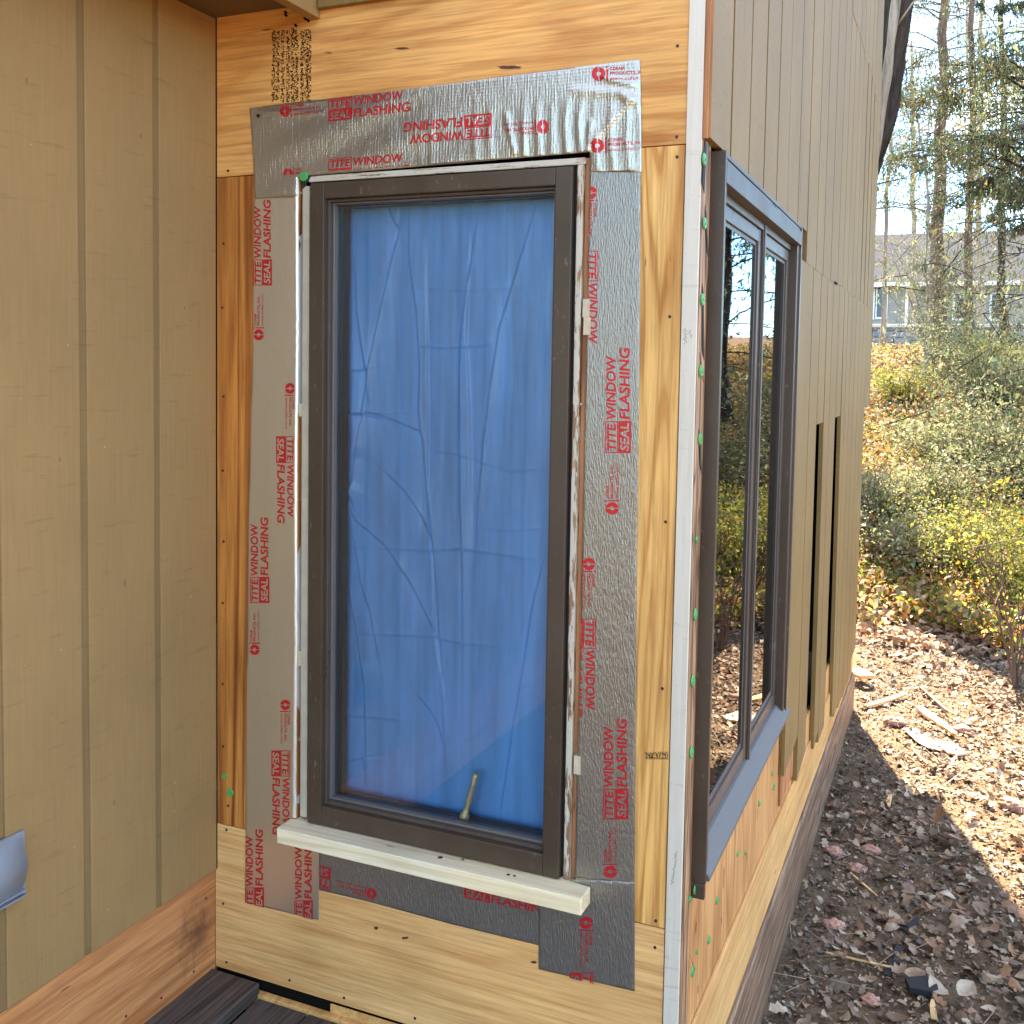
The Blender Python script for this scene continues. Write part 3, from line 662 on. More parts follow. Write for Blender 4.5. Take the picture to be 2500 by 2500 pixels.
cr = [([(1002, 500), (1000, 640), (1018, 760), (1025, 900), (1022, 1000), (1040, 1150), (1055, 1330), (1075, 1580), (1095, 1960)], .004, .005, 1.2),
      ([(1040, 620), (1043, 800), (1045, 1000), (1045, 1180), (1062, 1560), (1085, 1700), (1092, 1850)], .003, .004, -1),
      ([(1170, 520), (1150, 640), (1128, 800), (1122, 900), (1122, 1180), (1128, 1400), (1130, 1720)], .004, .004, 1),
      ([(1150, 540), (1140, 820), (1146, 1000), (1150, 1330)], .003, .004, -1),
      ([(1306, 515), (1260, 670), (1220, 800), (1195, 960), (1180, 1080), (1165, 1250), (1160, 1400)], .004, .0035, .8),
      ([(935, 480), (975, 560), (930, 750), (900, 900), (880, 1040), (860, 1180), (845, 1260)], .006, .005, 1.5),
      ([(975, 490), (965, 600), (935, 720), (910, 830)], .004, .006, -1),
      ([(850, 1230), (870, 1270), (940, 1330), (1000, 1420), (1040, 1500), (1072, 1560)], .0055, .004, .7),
      ([(930, 1140), (990, 1200), (1030, 1260), (1055, 1320)], .0045, .004, .7),
      ([(885, 1000), (960, 1025), (1020, 1050), (1040, 1080)], .004, .005, .7),
      ([(850, 1240), (880, 1420), (905, 1500), (930, 1640)], .004, .004, .8), ([(846, 1420), (870, 1540), (890, 1680), (897, 1940)], .005, .004, 1),
      ([(1335, 1340), (1300, 1480), (1275, 1640), (1255, 1760), (1225, 1960), (1215, 2050)], .005, .0035, .7),
      ([(1010, 1685), (1050, 1730), (1072, 1770), (1085, 1830)], .004, .004, .6),
      ([(1000, 840), (1080, 850), (1170, 845), (1210, 835)], .003, .008, .4), ([(1050, 1100), (1120, 1110), (1240, 1150), (1340, 1145)], .002, .006, .4),
      ([(845, 1545), (1060, 1555), (1120, 1570), (1210, 1580)], .003, .009, .5), ([(845, 1335), (1050, 1345), (1120, 1340), (1330, 1370)], .003, .010, .5),
      ([(845, 1750), (900, 1750), (990, 1760)], .003, .005, .6), ([(845, 1860), (885, 1850), (895, 1925)], .004, .004, 1), ([(842, 900), (870, 905), (905, 900)], .004, .005, .8),
      ([(868, 640), (872, 760), (885, 860), (900, 960)], .005, .006, 1), ([(846, 1010), (890, 1010), (860, 1120)], .006, .006, 1.2), ([(850, 1110), (846, 1160), (866, 1240)], .005, .005, 1),
      ([(1005, 700), (1120, 710), (1300, 700)], .0015, .006, .3), ([(865, 1170), (845, 1230), (842, 1300)], .006, .006, 1), ([(1170, 1290), (1250, 1295), (1330, 1290)], .0015, .006, .3)]
for c_ in cr: crease(*c_)
V = np.stack([TX, TY, TZ], -1).reshape(-1, 3); I = np.arange(nxq * nzq).reshape(nxq, nzq)
Q = np.stack([I[:-1, :-1], I[1:, :-1], I[1:, 1:], I[:-1, 1:]], -1).reshape(-1, 4)
obj('sheet', mesh_np('sheet', V, Q), M_TARP, ts, smooth=True)
obj('room_dark_panel', boxm((.15, .20, .3), (1.0, .21, 2.0)), M_BLACK, ts)  # added black panel, keeps light from reaching the sheet from behind

# ------------------------------------------------------------------ pine sill board
sb = thing('sill_board', 'new pale pine sill board below the tall brown window', 'sill board', (.59, -.03, .38))
bm = prism([(.2215, -.060, .3855), (.9690, -.060, .3855), (.9700, -.0050, .3855), (.9330, -.0050, .3855), (.9330, .045, .3855), (.236, .045, .3855), (.236, -.0050, .3855), (.2215, -.0050, .3855)], (0, 0, .036), .0016)
obj('board', bm, M_PINE, sb)
for (u, v, r_) in ((1075, 2093, .006), (1241, 2135, .004), (1256, 2138, .0035), (1130, 2098, .0035)):
    d = ray(u, v); t = (.4218 - CAM[2]) / d[2]; p = CAM + d * t; bm = bmesh.new(); disc(bm, (p[0], p[1], .4219), (0, 0, 1), r_, .0006, 14); obj('knot', bm, M_KNOT, sb)

# ------------------------------------------------------------------ flashing tape with print
def wrinkle(x, z):
    """height (towards the viewer) of the crinkled head strip"""
    x = np.asarray(x, float); z = np.asarray(z, float)
    a = smooth(.92, .45, x) * smooth(.10, .2, x)
    h = .0030 * a * (np.sin((z - x * .30) * 62 + 2.2 * fbm(x * 3, z * 3, 1)) * .5 + .5) * smooth(2.14, 2.05, z)
    b = smooth(.45, .8, x)
    ph = x * 95 + 5 * fbm(x * 5, z * 4, 2)
    h = h + .0032 * b * (np.abs(np.sin(ph)) ** 6) * smooth(2.08, 1.98, z) * vnoise(x * 30, z * 3, 5) * 1.6
    for (x0, z0, x1, z1, am, wd) in ((.94, 1.95, 1.02, 2.03, .0035, .005), (.90, 2.055, 1.0, 2.04, .0025, .009), (1.0, 2.04, 1.03, 2.02, .0025, .010), (.13, 2.075, .3, 2.06, .003, .004), (.75, 2.02, .77, 1.94, .004, .004), (.93, 1.93, .935, 1.99, .004, .004), (.96, 2.075, 1.02, 2.055, .004, .005)):
        dx, dz = x1 - x0, z1 - z0; t = np.clip(((x - x0) * dx + (z - z0) * dz) / (dx * dx + dz * dz), 0, 1)
        r = np.hypot(x - x0 - t * dx, z - z0 - t * dz); h = h + am * np.exp(-(r / wd) ** 2)
    h = h + .0012 * fbm(x * 14, z * 14, 6)
    return h
flat0 = lambda x, z: 0 * np.asarray(x, float) + .0010 * fbm(np.asarray(x) * 9, np.asarray(z) * 3, 6)
def inside(px, pz, poly):
    c = np.zeros(px.shape, bool); n = len(poly); j = n - 1
    for i in range(n):
        xi, zi = poly[i]; xj, zj = poly[j]
        k = ((zi > pz) != (zj > pz)) & (px < (xj - xi) * (pz - zi) / (zj - zi + 1e-12) + xi); c ^= k; j = i
    return c
def tape(name, label, pix, mat, y, hf=flat0, step=.006, parent=None, wrap=None):
    t = thing(name, label, 'flashing tape', tuple(F(*pix[0], y)), 'strips of foil flashing tape around the tall window')
    P = [F(u, v, y) for u, v in pix]
    bm = bmesh.new(); bm.faces.new([bm.verts.new((p[0], 0, p[2])) for p in P])
    xs_ = [p[0] for p in P]; zs_ = [p[2] for p in P]
    for a in np.arange(min(xs_), max(xs_), step): bmesh.ops.bisect_plane(bm, geom=bm.verts[:] + bm.edges[:] + bm.faces[:], plane_co=(a, 0, 0), plane_no=(1, 0, 0))
    for a in np.arange(min(zs_), max(zs_), step): bmesh.ops.bisect_plane(bm, geom=bm.verts[:] + bm.edges[:] + bm.faces[:], plane_co=(0, 0, a), plane_no=(0, 0, 1))
    bnd = {v for e in bm.edges if e.is_boundary for v in e.verts}
    vx = np.array([v.co.x for v in bm.verts]); vz = np.array([v.co.z for v in bm.verts]); H = hf(vx, vz)
    for i, v in enumerate(bm.verts): v.co.y = y - float(H[i]) * (1.0 if v not in bnd else .35)
    # thickness down to the wall
    ext = [e for e in bm.edges if e.is_boundary]
    r_ = bmesh.ops.extrude_edge_only(bm, edges=ext)
    for v in r_['geom']:
        if isinstance(v, bmesh.types.BMVert): v.co.y = -.0004
    bmesh.ops.recalc_face_normals(bm, faces=bm.faces[:])
    f0 = max(bm.faces, key=lambda f: f.calc_area() if abs(f.normal.y) > .5 else 0)
    if f0.normal.y > 0: bmesh.ops.reverse_faces(bm, faces=bm.faces[:])
    obj('tape_strip', bm, mat, t, smooth=True)
    t['_y'] = y
    return t, y, hf
_tc = {}
def glyphs(s, bold=.0, shear=0.0, sp=1.0):
    k = (s, bold, shear, sp)
    if k in _tc: return _tc[k]
    cu = bpy.data.curves.new('t', 'FONT'); cu.body = s; cu.offset = bold; cu.shear = shear; cu.space_character = sp; cu.resolution_u = 3
    o = bpy.data.objects.new('t', cu); COL.objects.link(o); bpy.context.view_layer.update()
    me = bpy.data.meshes.new_from_object(o.evaluated_get(bpy.context.evaluated_depsgraph_get()))
    v = np.array([q.co[:2] for q in me.vertices]); f = [tuple(p.vertices) for p in me.polygons]
    bpy.data.objects.remove(o); bpy.data.curves.remove(cu); bpy.data.meshes.remove(me)
    mn, mx_ = v.min(0), v.max(0); v = (v - mn) / (mx_ - mn); _tc[k] = (v, f); return _tc[k]
def lay(parts, s, x0, y0, x1, y1, mi, lift, **kw):
    v, f = glyphs(s, **kw); parts.append((v * [x1 - x0, y1 - y0] + [x0, y0], f, mi, lift))
def rect(parts, x0, y0, x1, y1, mi, lift): parts.append((np.array([[x0, y0], [x1, y0], [x1, y1], [x0, y1]], float), [(0, 1, 2, 3)], mi, lift))
def brand_block():
    p = []; a = .305; tk = .009
    rect(p, 0, 1 - .035, a, 1, 0, 0); rect(p, 0, .5, a, .5 + .035, 0, 0); rect(p, 0, .535, tk, .965, 0, 0); rect(p, a - tk, .535, a, .965, 0, 0)
    lay(p, 'TITE', tk + .012, .585, a - tk - .012, .925, 0, .0, bold=.024, shear=.12)
    lay(p, 'WINDOW', a + .015, .58, .93, .965, 0, .0, bold=.024, shear=.12)
    rect(p, 0, 0, a, .485, 0, 0)
    lay(p, 'SEAL', .022, .07, a - .02, .42, 1, .0004, bold=.024, shear=.12)
    lay(p, 'FLASHING', a + .015, .05, 1.0, .455, 0, .0, bold=.024, shear=.12)
    return p
def logo(): # disc cut into two letters, bar, three small lines; unit height 1, length 4.1
    p = []
    def arc(c, r0, r1, a0, a1, n=14):
        vs = []; fs = []
        for k in range(n + 1):
            a = R(a0 + (a1 - a0) * k / n); vs += [(c[0] + r0 * math.cos(a), c[1] + r0 * math.sin(a)), (c[0] + r1 * math.cos(a), c[1] + r1 * math.sin(a))]
        for k in range(n): fs.append((2 * k, 2 * k + 1, 2 * k + 3, 2 * k + 2))
        return (np.array(vs), fs, 0, 0)
    p.append(arc((.47, .5), .15, .47, 92, 268)); p.append(arc((.53, .5), .13, .44, -88, 88)); rect(p, .53, 0.04, .66, .40, 0, 0.0002)
    rect(p, 1.04, 0.0, 1.15, .78, 0, 0); rect(p, 1.04, .86, 1.15, 1.0, 0, 0)
    lay(p, 'COFAIR', 1.28, .70, 2.35, .92, 0, 0, bold=.024); lay(p, 'PRODUCTS, INC.', 1.28, .38, 3.9, .62, 0, 0, bold=.024); lay(p, 'www.cofair.com', 1.28, .06, 4.1, .28, 0, 0)
    return p
BB, LG = brand_block(), logo()
def place(tp, parts, U, p00, p10, p01, foilm, clips=(), name='printed_lettering', step=.004):
    """U: size of the unit layout (length,height); p00/p10/p01 pixels on the wall plane"""
    t, y, hf = tp
    A, B, C_ = F(*p00, y), F(*p10, y), F(*p01, y)
    bm = bmesh.new()
    for (v, f, mi, lift) in parts:
        vs = [bm.verts.new((A[0] + s / U[0] * (B[0] - A[0]) + q / U[1] * (C_[0] - A[0]), lift, A[2] + s / U[0] * (B[2] - A[2]) + q / U[1] * (C_[2] - A[2]))) for s, q in v]
        for q in f:
            try: fc = bm.faces.new([vs[i] for i in q]); fc.material_index = mi
            except ValueError: pass
    for (co_, no_) in clips:
        bmesh.ops.bisect_plane(bm, geom=bm.verts[:] + bm.edges[:] + bm.faces[:], plane_co=co_, plane_no=no_, clear_outer=True)
    if not bm.verts: bm.free(); return
    if hf is wrinkle:
        for ax in (0, 2):
            lo = min(v.co[ax] for v in bm.verts); hi = max(v.co[ax] for v in bm.verts)
            no = (1, 0, 0) if ax == 0 else (0, 0, 1)
            for a in np.arange(lo, hi, step): bmesh.ops.bisect_plane(bm, geom=bm.verts[:] + bm.edges[:] + bm.faces[:], plane_co=[a if i == ax else 0 for i in range(3)], plane_no=no)
    vx = np.array([v.co.x for v in bm.verts]); vz = np.array([v.co.z for v in bm.verts]); H = hf(vx, vz)
    for i, v in enumerate(bm.verts): v.co.y = y - float(H[i]) - .0006 - v.co.y
    bmesh.ops.recalc_face_normals(bm, faces=bm.faces[:])
    obj(name, bm, [M_PRINT, foilm], t)
def up(tp, u0, u1, vb, vt, fm, parts=BB, U=(1, 1), clips=(), **k): place(tp, parts, U, (u1, vb), (u1, vt), (u0, vb), fm, clips, **k)       # reads bottom to top
def down(tp, u0, u1, vt, vb, fm, parts=BB, U=(1, 1), clips=(), **k): place(tp, parts, U, (u0, vt), (u0, vb), (u1, vt), fm, clips, **k)     # reads top to bottom
LK = dict(parts=LG, U=(4.1, 1), name='printed_logo')
cx = lambda x, s=-1: ((x, 0, 0), (s, 0, 0)); cz = lambda z, s=-1: ((0, 0, z), (0, 0, s))

TL = tape('foil_tape', 'smooth tan-reflecting foil tape strip along the left side of the tall window', [(620, 482), (727, 479), (725, 1700), (720, 1998), (722, 2064), (778, 2076), (778, 2246), (643, 2214), (598, 2203), (601, 1900), (606, 1300), (618, 800)], M_FOIL_S, -.0016)
up(TL, 619, 664, 697, 487, M_FOIL_S, clips=(cz(F(640, 489)[2], 1),)); up(TL, 619, 645, 831, 716, M_FOIL_S, **LK); down(TL, 696, 722, 935, 1047, M_FOIL_S, **LK)
down(TL, 675, 721, 1065, 1277, M_FOIL_S); up(TL, 611, 658, 1472, 1262, M_FOIL_S); up(TL, 609, 635, 1599, 1490, M_FOIL_S, **LK)
down(TL, 684, 710, 1708, 1815, M_FOIL_S, **LK); down(TL, 663, 709, 1832, 2038, M_FOIL_S)
zb = lambda u, v: cz(F(u, v)[2], -1)
up(TL, 599, 645, 2228, 2024, M_FOIL_S, clips=(zb(620, 2208),)); up(TL, 719, 764, 2262, 2050, M_FOIL_S, clips=(zb(742, 2238),))
TB = tape('foil_tape', 'grey foil tape strip under the pine sill board', [(779, 2060), (1316, 2190), (1316, 2308), (1100, 2256), (900, 2201), (779, 2173)], M_FOIL_R, -.0010)
place(TB, BB, (1, 1), (807, 2119), (600, 2070), (808, 2174), M_FOIL_R, clips=(cx(F(779, 2140)[0] + .001),))
place(TB, LG, (4.1, 1), (921, 2170), (822, 2146), (917, 2198), M_FOIL_R, name='printed_logo')
place(TB, BB, (1, 1), (1133, 2190), (1345, 2238), (1133, 2140), M_FOIL_R, clips=(cx(F(1314, 2200)[0], 1),))
TR_ = tape('foil_tape', 'embossed grey foil tape strip along the right side of the tall window', [(1440, 414), (1564, 414), (1562, 800), (1554, 1500), (1549, 2158), (1404, 2142), (1408, 1900), (1420, 1480), (1430, 900)], M_FOIL_R, -.0016)
cR = cx(.9365)
down(TR_, 1425, 1459, 455, 585, M_FOIL_R, **dict(LK, clips=(cR,))); down(TR_, 1402, 1461, 612, 855, M_FOIL_R, clips=(cR,))
up(TR_, 1478, 1541, 1106, 848, M_FOIL_R); up(TR_, 1477, 1513, 1256, 1130, M_FOIL_R, **LK)
down(TR_, 1421, 1455, 1362, 1487, M_FOIL_R, **dict(LK, clips=(cR,))); down(TR_, 1395, 1455, 1510, 1749, M_FOIL_R, clips=(cR,))
up(TR_, 1472, 1534, 2000, 1753, M_FOIL_R); up(TR_, 1472, 1508, 2143, 2019, M_FOIL_R, **LK)
TC = tape('foil_tape', 'square grey foil tape patch at the lower right, below the sill end', [(1315, 2178), (1404, 2146), (1549, 2154), (1549, 2420), (1315, 2366)], M_FOIL_R, -.0026)
down(TC, 1414, 1449, 2238, 2360, M_FOIL_R, **LK); down(TC, 1391, 1449, 2374, 2610, M_FOIL_R, clips=(cz(F(1420, 2393)[2]),))
TT = tape('foil_tape', 'shiny crinkled foil tape strip across the head of the tall window', [(610, 264), (700, 252), (792, 242), (1093, 205), (1312, 176), (1562, 144), (1566, 300), (1566, 420), (1440, 420), (1440, 371), (1100, 400), (900, 417), (736, 430), (727, 434), (727, 481), (623, 485), (619, 400)], M_FOIL_T, -.0028, wrinkle, .005)
place(TT, LG, (4.1, 1), (687, 289), (787, 277), (685, 256), M_FOIL_T, name='printed_logo')
place(TT, BB, (1, 1), (803, 298), (1003, 275), (801, 242), M_FOIL_T); place(TT, BB, (1, 1), (1201, 276), (986, 297), (1202, 337), M_FOIL_T)
place(TT, LG, (4.1, 1), (1339, 290), (1224, 301), (1341, 327), M_FOIL_T, name='printed_logo'); place(TT, LG, (4.1, 1), (1446, 200), (1590, 196), (1444, 162), M_FOIL_T, clips=(cx(F(1564, 180)[0], 1),), name='printed_logo')
place(TT, LG, (4.1, 1), (1443, 376), (1580, 366), (1443, 339), M_FOIL_T, clips=(cx(F(1564, 360)[0], 1),), name='printed_logo')
place(TT, LG, (4.1, 1), (693, 441), (790, 435), (692, 410), M_FOIL_T, clips=(cx(F(738, 425)[0], 1), cz(F(735, 428)[2] + .002)), name='printed_logo')
place(TT, BB, (1, 1), (804, 442), (1000, 426), (803, 389), M_FOIL_T, clips=(cz(1.9285),))
bm = bmesh.new(); p = F(634, 284); disc(bm, (p[0], -.0068, p[2]), (0, -1, 0), .0036, .0022); obj('nail_head', bm, M_INK, TT[0])
# folded edge of the left strip, its bright reflection put into a paler colour
bm = bmesh.new(); rows = []; rr = random.Random(2)
zz = np.linspace(.424, 1.921, 90)
for z in zz:
    xw = OX0 - .0085 + .0022 * math.sin(z * 9) * rr.random()
    rows.append([bm.verts.new(q) for q in ((xw, -.0030, z), (xw + .004, -.0052, z), (xw + .0085, -.0025, z), (xw + .0095, .03, z))])
for a, b in zip(rows, rows[1:]):
    for k in range(3): bm.faces.new((a[k], a[k + 1], b[k + 1], b[k]))
M_FEDGE = flat('foil_edge_highlight', (.88, .86, .82, 1), .28, .55, bs=.3, bscale=120)
obj('folded_edge', bm, M_FEDGE, TL[0], smooth=True)

# green caps on the left plywood strip
for (u, v, s) in ((548, 1896, .8), (562, 1935, 1.1)):
    p = F(u, v, 0); bm = bmesh.new(); disc(bm, (p[0], -.0012, p[2]), (0, -1, 0), .009 * s, .003, 16); obj('cap_nail', bm, M_GREEN, fw)

# ------------------------------------------------------------------ side window
YA, YB, ZA, ZB = .099, 1.262, .424, 1.938     # outer frame
XF = W + .030                                  # outer face
sv = thing('twin_casement_window', 'wide dark brown twin casement window on the side wall, glass mirroring the wooded bank', 'window', (W, .68, .42))
JW = .058
def yz(name, a, b, x0, x1, mat, par=None, bev=.0012): return obj(name, boxm((x0, a[0], a[1]), (x1, b[0], b[1]), bev), mat, par or sv)
fr1 = yz('jamb', (YA, ZA), (YA + .012, ZB), W - .004, XF, M_BROWN)
yz('jamb', (YA + .0122, ZA + .03), (YA + .045, ZB - .002), W - .03, XF - .006, M_CLAD)
yz('jamb', (YB - .008, ZA + .008), (YB, ZB), W + .001, XF - .004, M_CLADL)
yz('jamb', (YB - .024, ZA + .01), (YB - .0082, ZB - .008), W - .03, XF - .0015, M_CLAD)
yz('jamb', (YB - .060, ZA + .01), (YB - .0242, ZB - .02), W - .03, XF - .008, M_BROWN)
# head: three stepped mouldings
yz('head', (YA + .0122, ZB - .009), (YB - .0002, ZB + .0005), W - .004, XF - .004, M_CLADL)
yz('head', (YA + .0122, ZB - .022), (YB - .0082, ZB - .0092), W - .03, XF - .007, M_CLAD)
yz('head', (YA + .0122, ZB - .062), (YB - .0242, ZB - .0222), W - .03, XF + .0005, M_CLADL)
yz('head', (YA + .0452, ZB - .080), (YB - .0602, ZB - .0622), W - .04, W + .004, M_BROWN)
# sill: sloping grey aluminium
bm = prism([(W - .03, YA + .0122, ZA + .052), (W + .004, YA + .0122, ZA + .044), (XF + .006, YA + .0122, ZA + .012), (XF + .006, YA + .0122, ZA + .002), (W + .001, YA + .0122, ZA - .002), (W - .03, YA + .0122, ZA - .002)], (0, YB - YA - .006, 0), .001)
obj('sill', bm, M_SILLG, sv)
obj('sill_end_cap', boxm((W - .002, YA, ZA - .034), (XF - .002, YA + .0118, ZA - .0005), .002), M_BROWN, sv)
obj('sill_lip', boxm((W + .001, YA + .012, ZA - .034), (W + .010, YB - .012, ZA - .0025), .001), M_SPACER, sv)
YM = .728
yz('mullion', (YM - .012, ZA + .04), (YM + .012, ZB - .0625), W - .03, W + .004, M_BROWN)
yz('mullion_cap', (YM - .006, ZA + .038), (YM + .0122, ZB - .0625), W + .0042, W + .007, M_CLADL)
for (a, b) in ((YA + .0455, YM - .0125), (YM + .0125, YB - .0605)):
    s_ = bmesh.new(); st = .032; x0, x1 = W - .03, W - .002; z0, z1 = ZA + .050, ZB - .081
    box(s_, (x0, a, z0), (x1, a + st, z1), 0, .002); box(s_, (x0, b - st, z0), (x1, b, z1), 0, .002)
    box(s_, (x0, a + st + .0002, z1 - st), (x1 - .0005, b - st - .0002, z1), 0, .002); box(s_, (x0, a + st + .0002, z0), (x1 - .0005, b - st - .0002, z0 + .036), 0, .002)
    so_ = obj('sash', s_, M_CLAD, sv)
    s2_ = bmesh.new(); q = st + .0004; e = .010
    box(s2_, (x0, a + q, z0 + .0365), (x1 - .006, a + q + e, z1 - q), 0, .001); box(s2_, (x0, b - q - e, z0 + .0365), (x1 - .006, b - q, z1 - q), 0, .001)
    box(s2_, (x0, a + q + e, z1 - q - e), (x1 - .0065, b - q - e, z1 - q), 0, .001); box(s2_, (x0, a + q + e, z0 + .0365), (x1 - .0065, b - q - e, z0 + .0365 + e * 1.4), 0, .001)
    obj('glazing_bead', s2_, M_CLADL, so_)
    obj('glass_pane', boxm((W - .0135, a + q + .002, z0 + .038), (W - .0095, b - q - .002, z1 - q - .002)), M_GLASS2, so_)
obj('room_dark_panel', boxm((W - .3, YA + .03, ZA), (W - .25, YB - .02, ZB)), M_BLACK, sv)  # added black panel standing in for the unlit room
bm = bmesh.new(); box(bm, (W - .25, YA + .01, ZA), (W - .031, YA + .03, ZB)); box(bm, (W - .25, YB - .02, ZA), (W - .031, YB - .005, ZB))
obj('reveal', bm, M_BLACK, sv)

# ------------------------------------------------------------------ deck
dk = thing('deck', 'corner of dark grey weathered deck boards below the plywood', 'deck', (.5, -1, -.05))
obj('deck_board', boxm((-.0038, -3.0, -.0335), (.1385, -.013, .001), .003), M_DECK, dk, label='raised deck board along the left wall')
xx = .1425
for k in range(8):
    obj('deck_board', boxm((xx, -3.0 + .0, -.064), (xx + .138, -.0215, -.032), .003), M_DECK, dk); xx += .1425
obj('joist', boxm((.004, -.10, -.22), (1.28, -.06, -.066)), M_BLACK, dk)
bm = boxm((.30, -.13, -.031), (.325, -.115, -.0295), .001); obj('fallen_leaf', bm, M_IVY, dk)

# ================================================================== outdoors
def leaf_templates(kind):
    out_ = []
    for k in range(6):
        rr = random.Random(100 + k); n = 7
        if kind == 'lobed': prof = [0, .55, .35, .9, .5, .75, 0]
        elif kind == 'oval': prof = [0, .6, .95, 1, .85, .5, 0]
        elif kind == 'chip': prof = [.5, .6, .55, .6, .6, .5, .2]
        vs = []
        bend = rr.uniform(-1.2, 1.2) if kind != 'chip' else .1; curl = rr.uniform(-.9, .9) if kind != 'chip' else 0
        asp = {'lobed': .42, 'oval': .32, 'chip': .13}[kind]
        for i in range(n):
            t = i / (n - 1) - .5; ww = prof[i] * asp
            z = bend * t * t * .7
            vs += [(t, -ww, z + curl * ww * .9), (t, 0, z - .03), (t, ww * rr.uniform(.8, 1.1), z + curl * ww * rr.uniform(.3, 1))]
        fs = []
        for i in range(n - 1):
            a = 3 * i; fs += [(a, a + 3, a + 4, a + 1), (a + 1, a + 4, a + 5, a + 2)]
        out_.append((np.array(vs), np.array(fs)))
    return out_
QUAD = [(np.array([(-.5, 0, 0), (-.05, -.28, .08), (.5, 0, 0), (-.05, .28, .08)]), np.array([(0, 1, 2, 3)]))]
SPRAY = [(np.array([(-.5, -.03, 0), (0, -.16, .04), (.5, -.02, -.1), (.1, .13, .03)]), np.array([(0, 1, 2, 3)])),
         (np.array([(-.5, 0, 0), (-.1, -.10, .1), (.5, 0, -.05), (0, .18, 0)]), np.array([(0, 1, 2, 3)]))]
def rotm(n, flat_=None):
    """random rotations; flat_ = max tilt in radians for near-horizontal leaves"""
    yaw = RNG.uniform(0, 2 * math.pi, n)
    if flat_ is None: tilt = np.arccos(RNG.uniform(-1, 1, n)); roll = RNG.uniform(0, 2 * math.pi, n)
    else: tilt = RNG.normal(0, flat_, n); roll = RNG.normal(0, flat_, n)
    def Rz(a): c, s = np.cos(a), np.sin(a); m = np.zeros((n, 3, 3)); m[:, 0, 0] = c; m[:, 0, 1] = -s; m[:, 1, 0] = s; m[:, 1, 1] = c; m[:, 2, 2] = 1; return m
    def Ry(a): c, s = np.cos(a), np.sin(a); m = np.zeros((n, 3, 3)); m[:, 0, 0] = c; m[:, 0, 2] = s; m[:, 2, 0] = -s; m[:, 2, 2] = c; m[:, 1, 1] = 1; return m
    def Rx(a): c, s = np.cos(a), np.sin(a); m = np.zeros((n, 3, 3)); m[:, 1, 1] = c; m[:, 1, 2] = -s; m[:, 2, 1] = s; m[:, 2, 2] = c; m[:, 0, 0] = 1; return m
    return Rz(yaw) @ Ry(tilt) @ Rx(roll)
def cloud(name, C, size, temps, flat_=None, Rm=None):
    C = np.asarray(C, float); n = len(C); size = np.broadcast_to(size, n); Rm = rotm(n, flat_) if Rm is None else Rm
    which = RNG.integers(0, len(temps), n); Vs = []; Fs = []; base = 0
    for k, (tv, tf) in enumerate(temps):
        idx = np.where(which == k)[0]
        if not len(idx): continue
        P = np.einsum('nij,vj->nvi', Rm[idx], tv) * size[idx][:, None, None] + C[idx][:, None, :]
        Vs.append(P.reshape(-1, 3)); Fs.append((tf[None] + (np.arange(len(idx)) * len(tv))[:, None, None] + base).reshape(-1, tf.shape[1])); base += len(idx) * len(tv)
    return mesh_np(name, np.concatenate(Vs), np.concatenate(Fs))
LOB, OVL, CHP = leaf_templates('lobed'), leaf_templates('oval'), leaf_templates('chip')

# directions (from the camera, in plan) used only to keep the planting within what the place shows
def plan(u, r):
    d = ray(u, 905); d = d[:2] / np.linalg.norm(d[:2]); return CAM[0] + d[0] * r, CAM[1] + d[1] * r
def fan(n, r0, r1, u0=2000, u1=3300, power=1.0):
    us = RNG.uniform(u0, u1, n); rs = r0 * (r1 / r0) ** RNG.random(n) if power == 1 else r0 + (r1 - r0) * RNG.random(n) ** power
    P = np.array([plan(u, r) for u, r in zip(us, rs)]); return P
# litter on the near ground
P = np.stack([RNG.uniform(1.10, 4.6, 30000), RNG.uniform(-1.2, 8.5, 30000)], -1)
clump = fbm(P[:, 0] * 1.6, P[:, 1] * 1.6, 2); keep = RNG.random(len(P)) < smooth(.25, .6, clump) * .8 + .2
keep &= ~((P[:, 0] < W + .03) & (P[:, 1] < 4.2)); keep &= RNG.random(len(P)) < (smooth(W - .1, W + .5, P[:, 0]) * .75 + .25); P = P[keep]
S = RNG.lognormal(math.log(.031), .48, len(P)).clip(.010, .095)
C3 = np.column_stack([P, gz(P[:, 0], P[:, 1]) + .006 + RNG.random(len(P)) * .022])
o = obj('leaf_litter', cloud('leaf_litter', C3, S, LOB + OVL, .35), M_LITTER); tag(o, 'carpet of curled dry brown leaves beside the house', kind='stuff')
P = np.stack([RNG.uniform(1.12, 4.0, 70000), RNG.uniform(-1.2, 7.5, 70000)], -1); P = P[~((P[:, 0] < W + .025) & (P[:, 1] < 4.2))]
C3 = np.column_stack([P, gz(P[:, 0], P[:, 1]) + .004 + RNG.random(len(P)) * .012])
o = obj('wood_chips', cloud('wood_chips', C3, RNG.lognormal(math.log(.013), .55, len(P)).clip(.005, .06), CHP[:1] + OVL[:2] + LOB[:2], .5), M_CHIPS); tag(o, 'small splinters, twigs and chips strewn over the soil', kind='stuff')
TWG = [(np.array([(-.5, -.012, 0), (0, -.014, .02), (.5, -.006, 0), (.5, .006, 0), (0, .014, .02), (-.5, .012, 0)])[[0, 2, 3, 5]], np.array([(0, 1, 2, 3)])), (np.array([(-.5, -.02, 0), (.5, -.008, .06), (.5, .008, .06), (-.5, .02, 0)]), np.array([(0, 1, 2, 3)]))]
P = np.stack([RNG.uniform(1.18, 4.0, 5200), RNG.uniform(-1.2, 7.5, 5200)], -1)
C3 = np.column_stack([P, gz(P[:, 0], P[:, 1]) + .012 + RNG.random(len(P)) * .02])
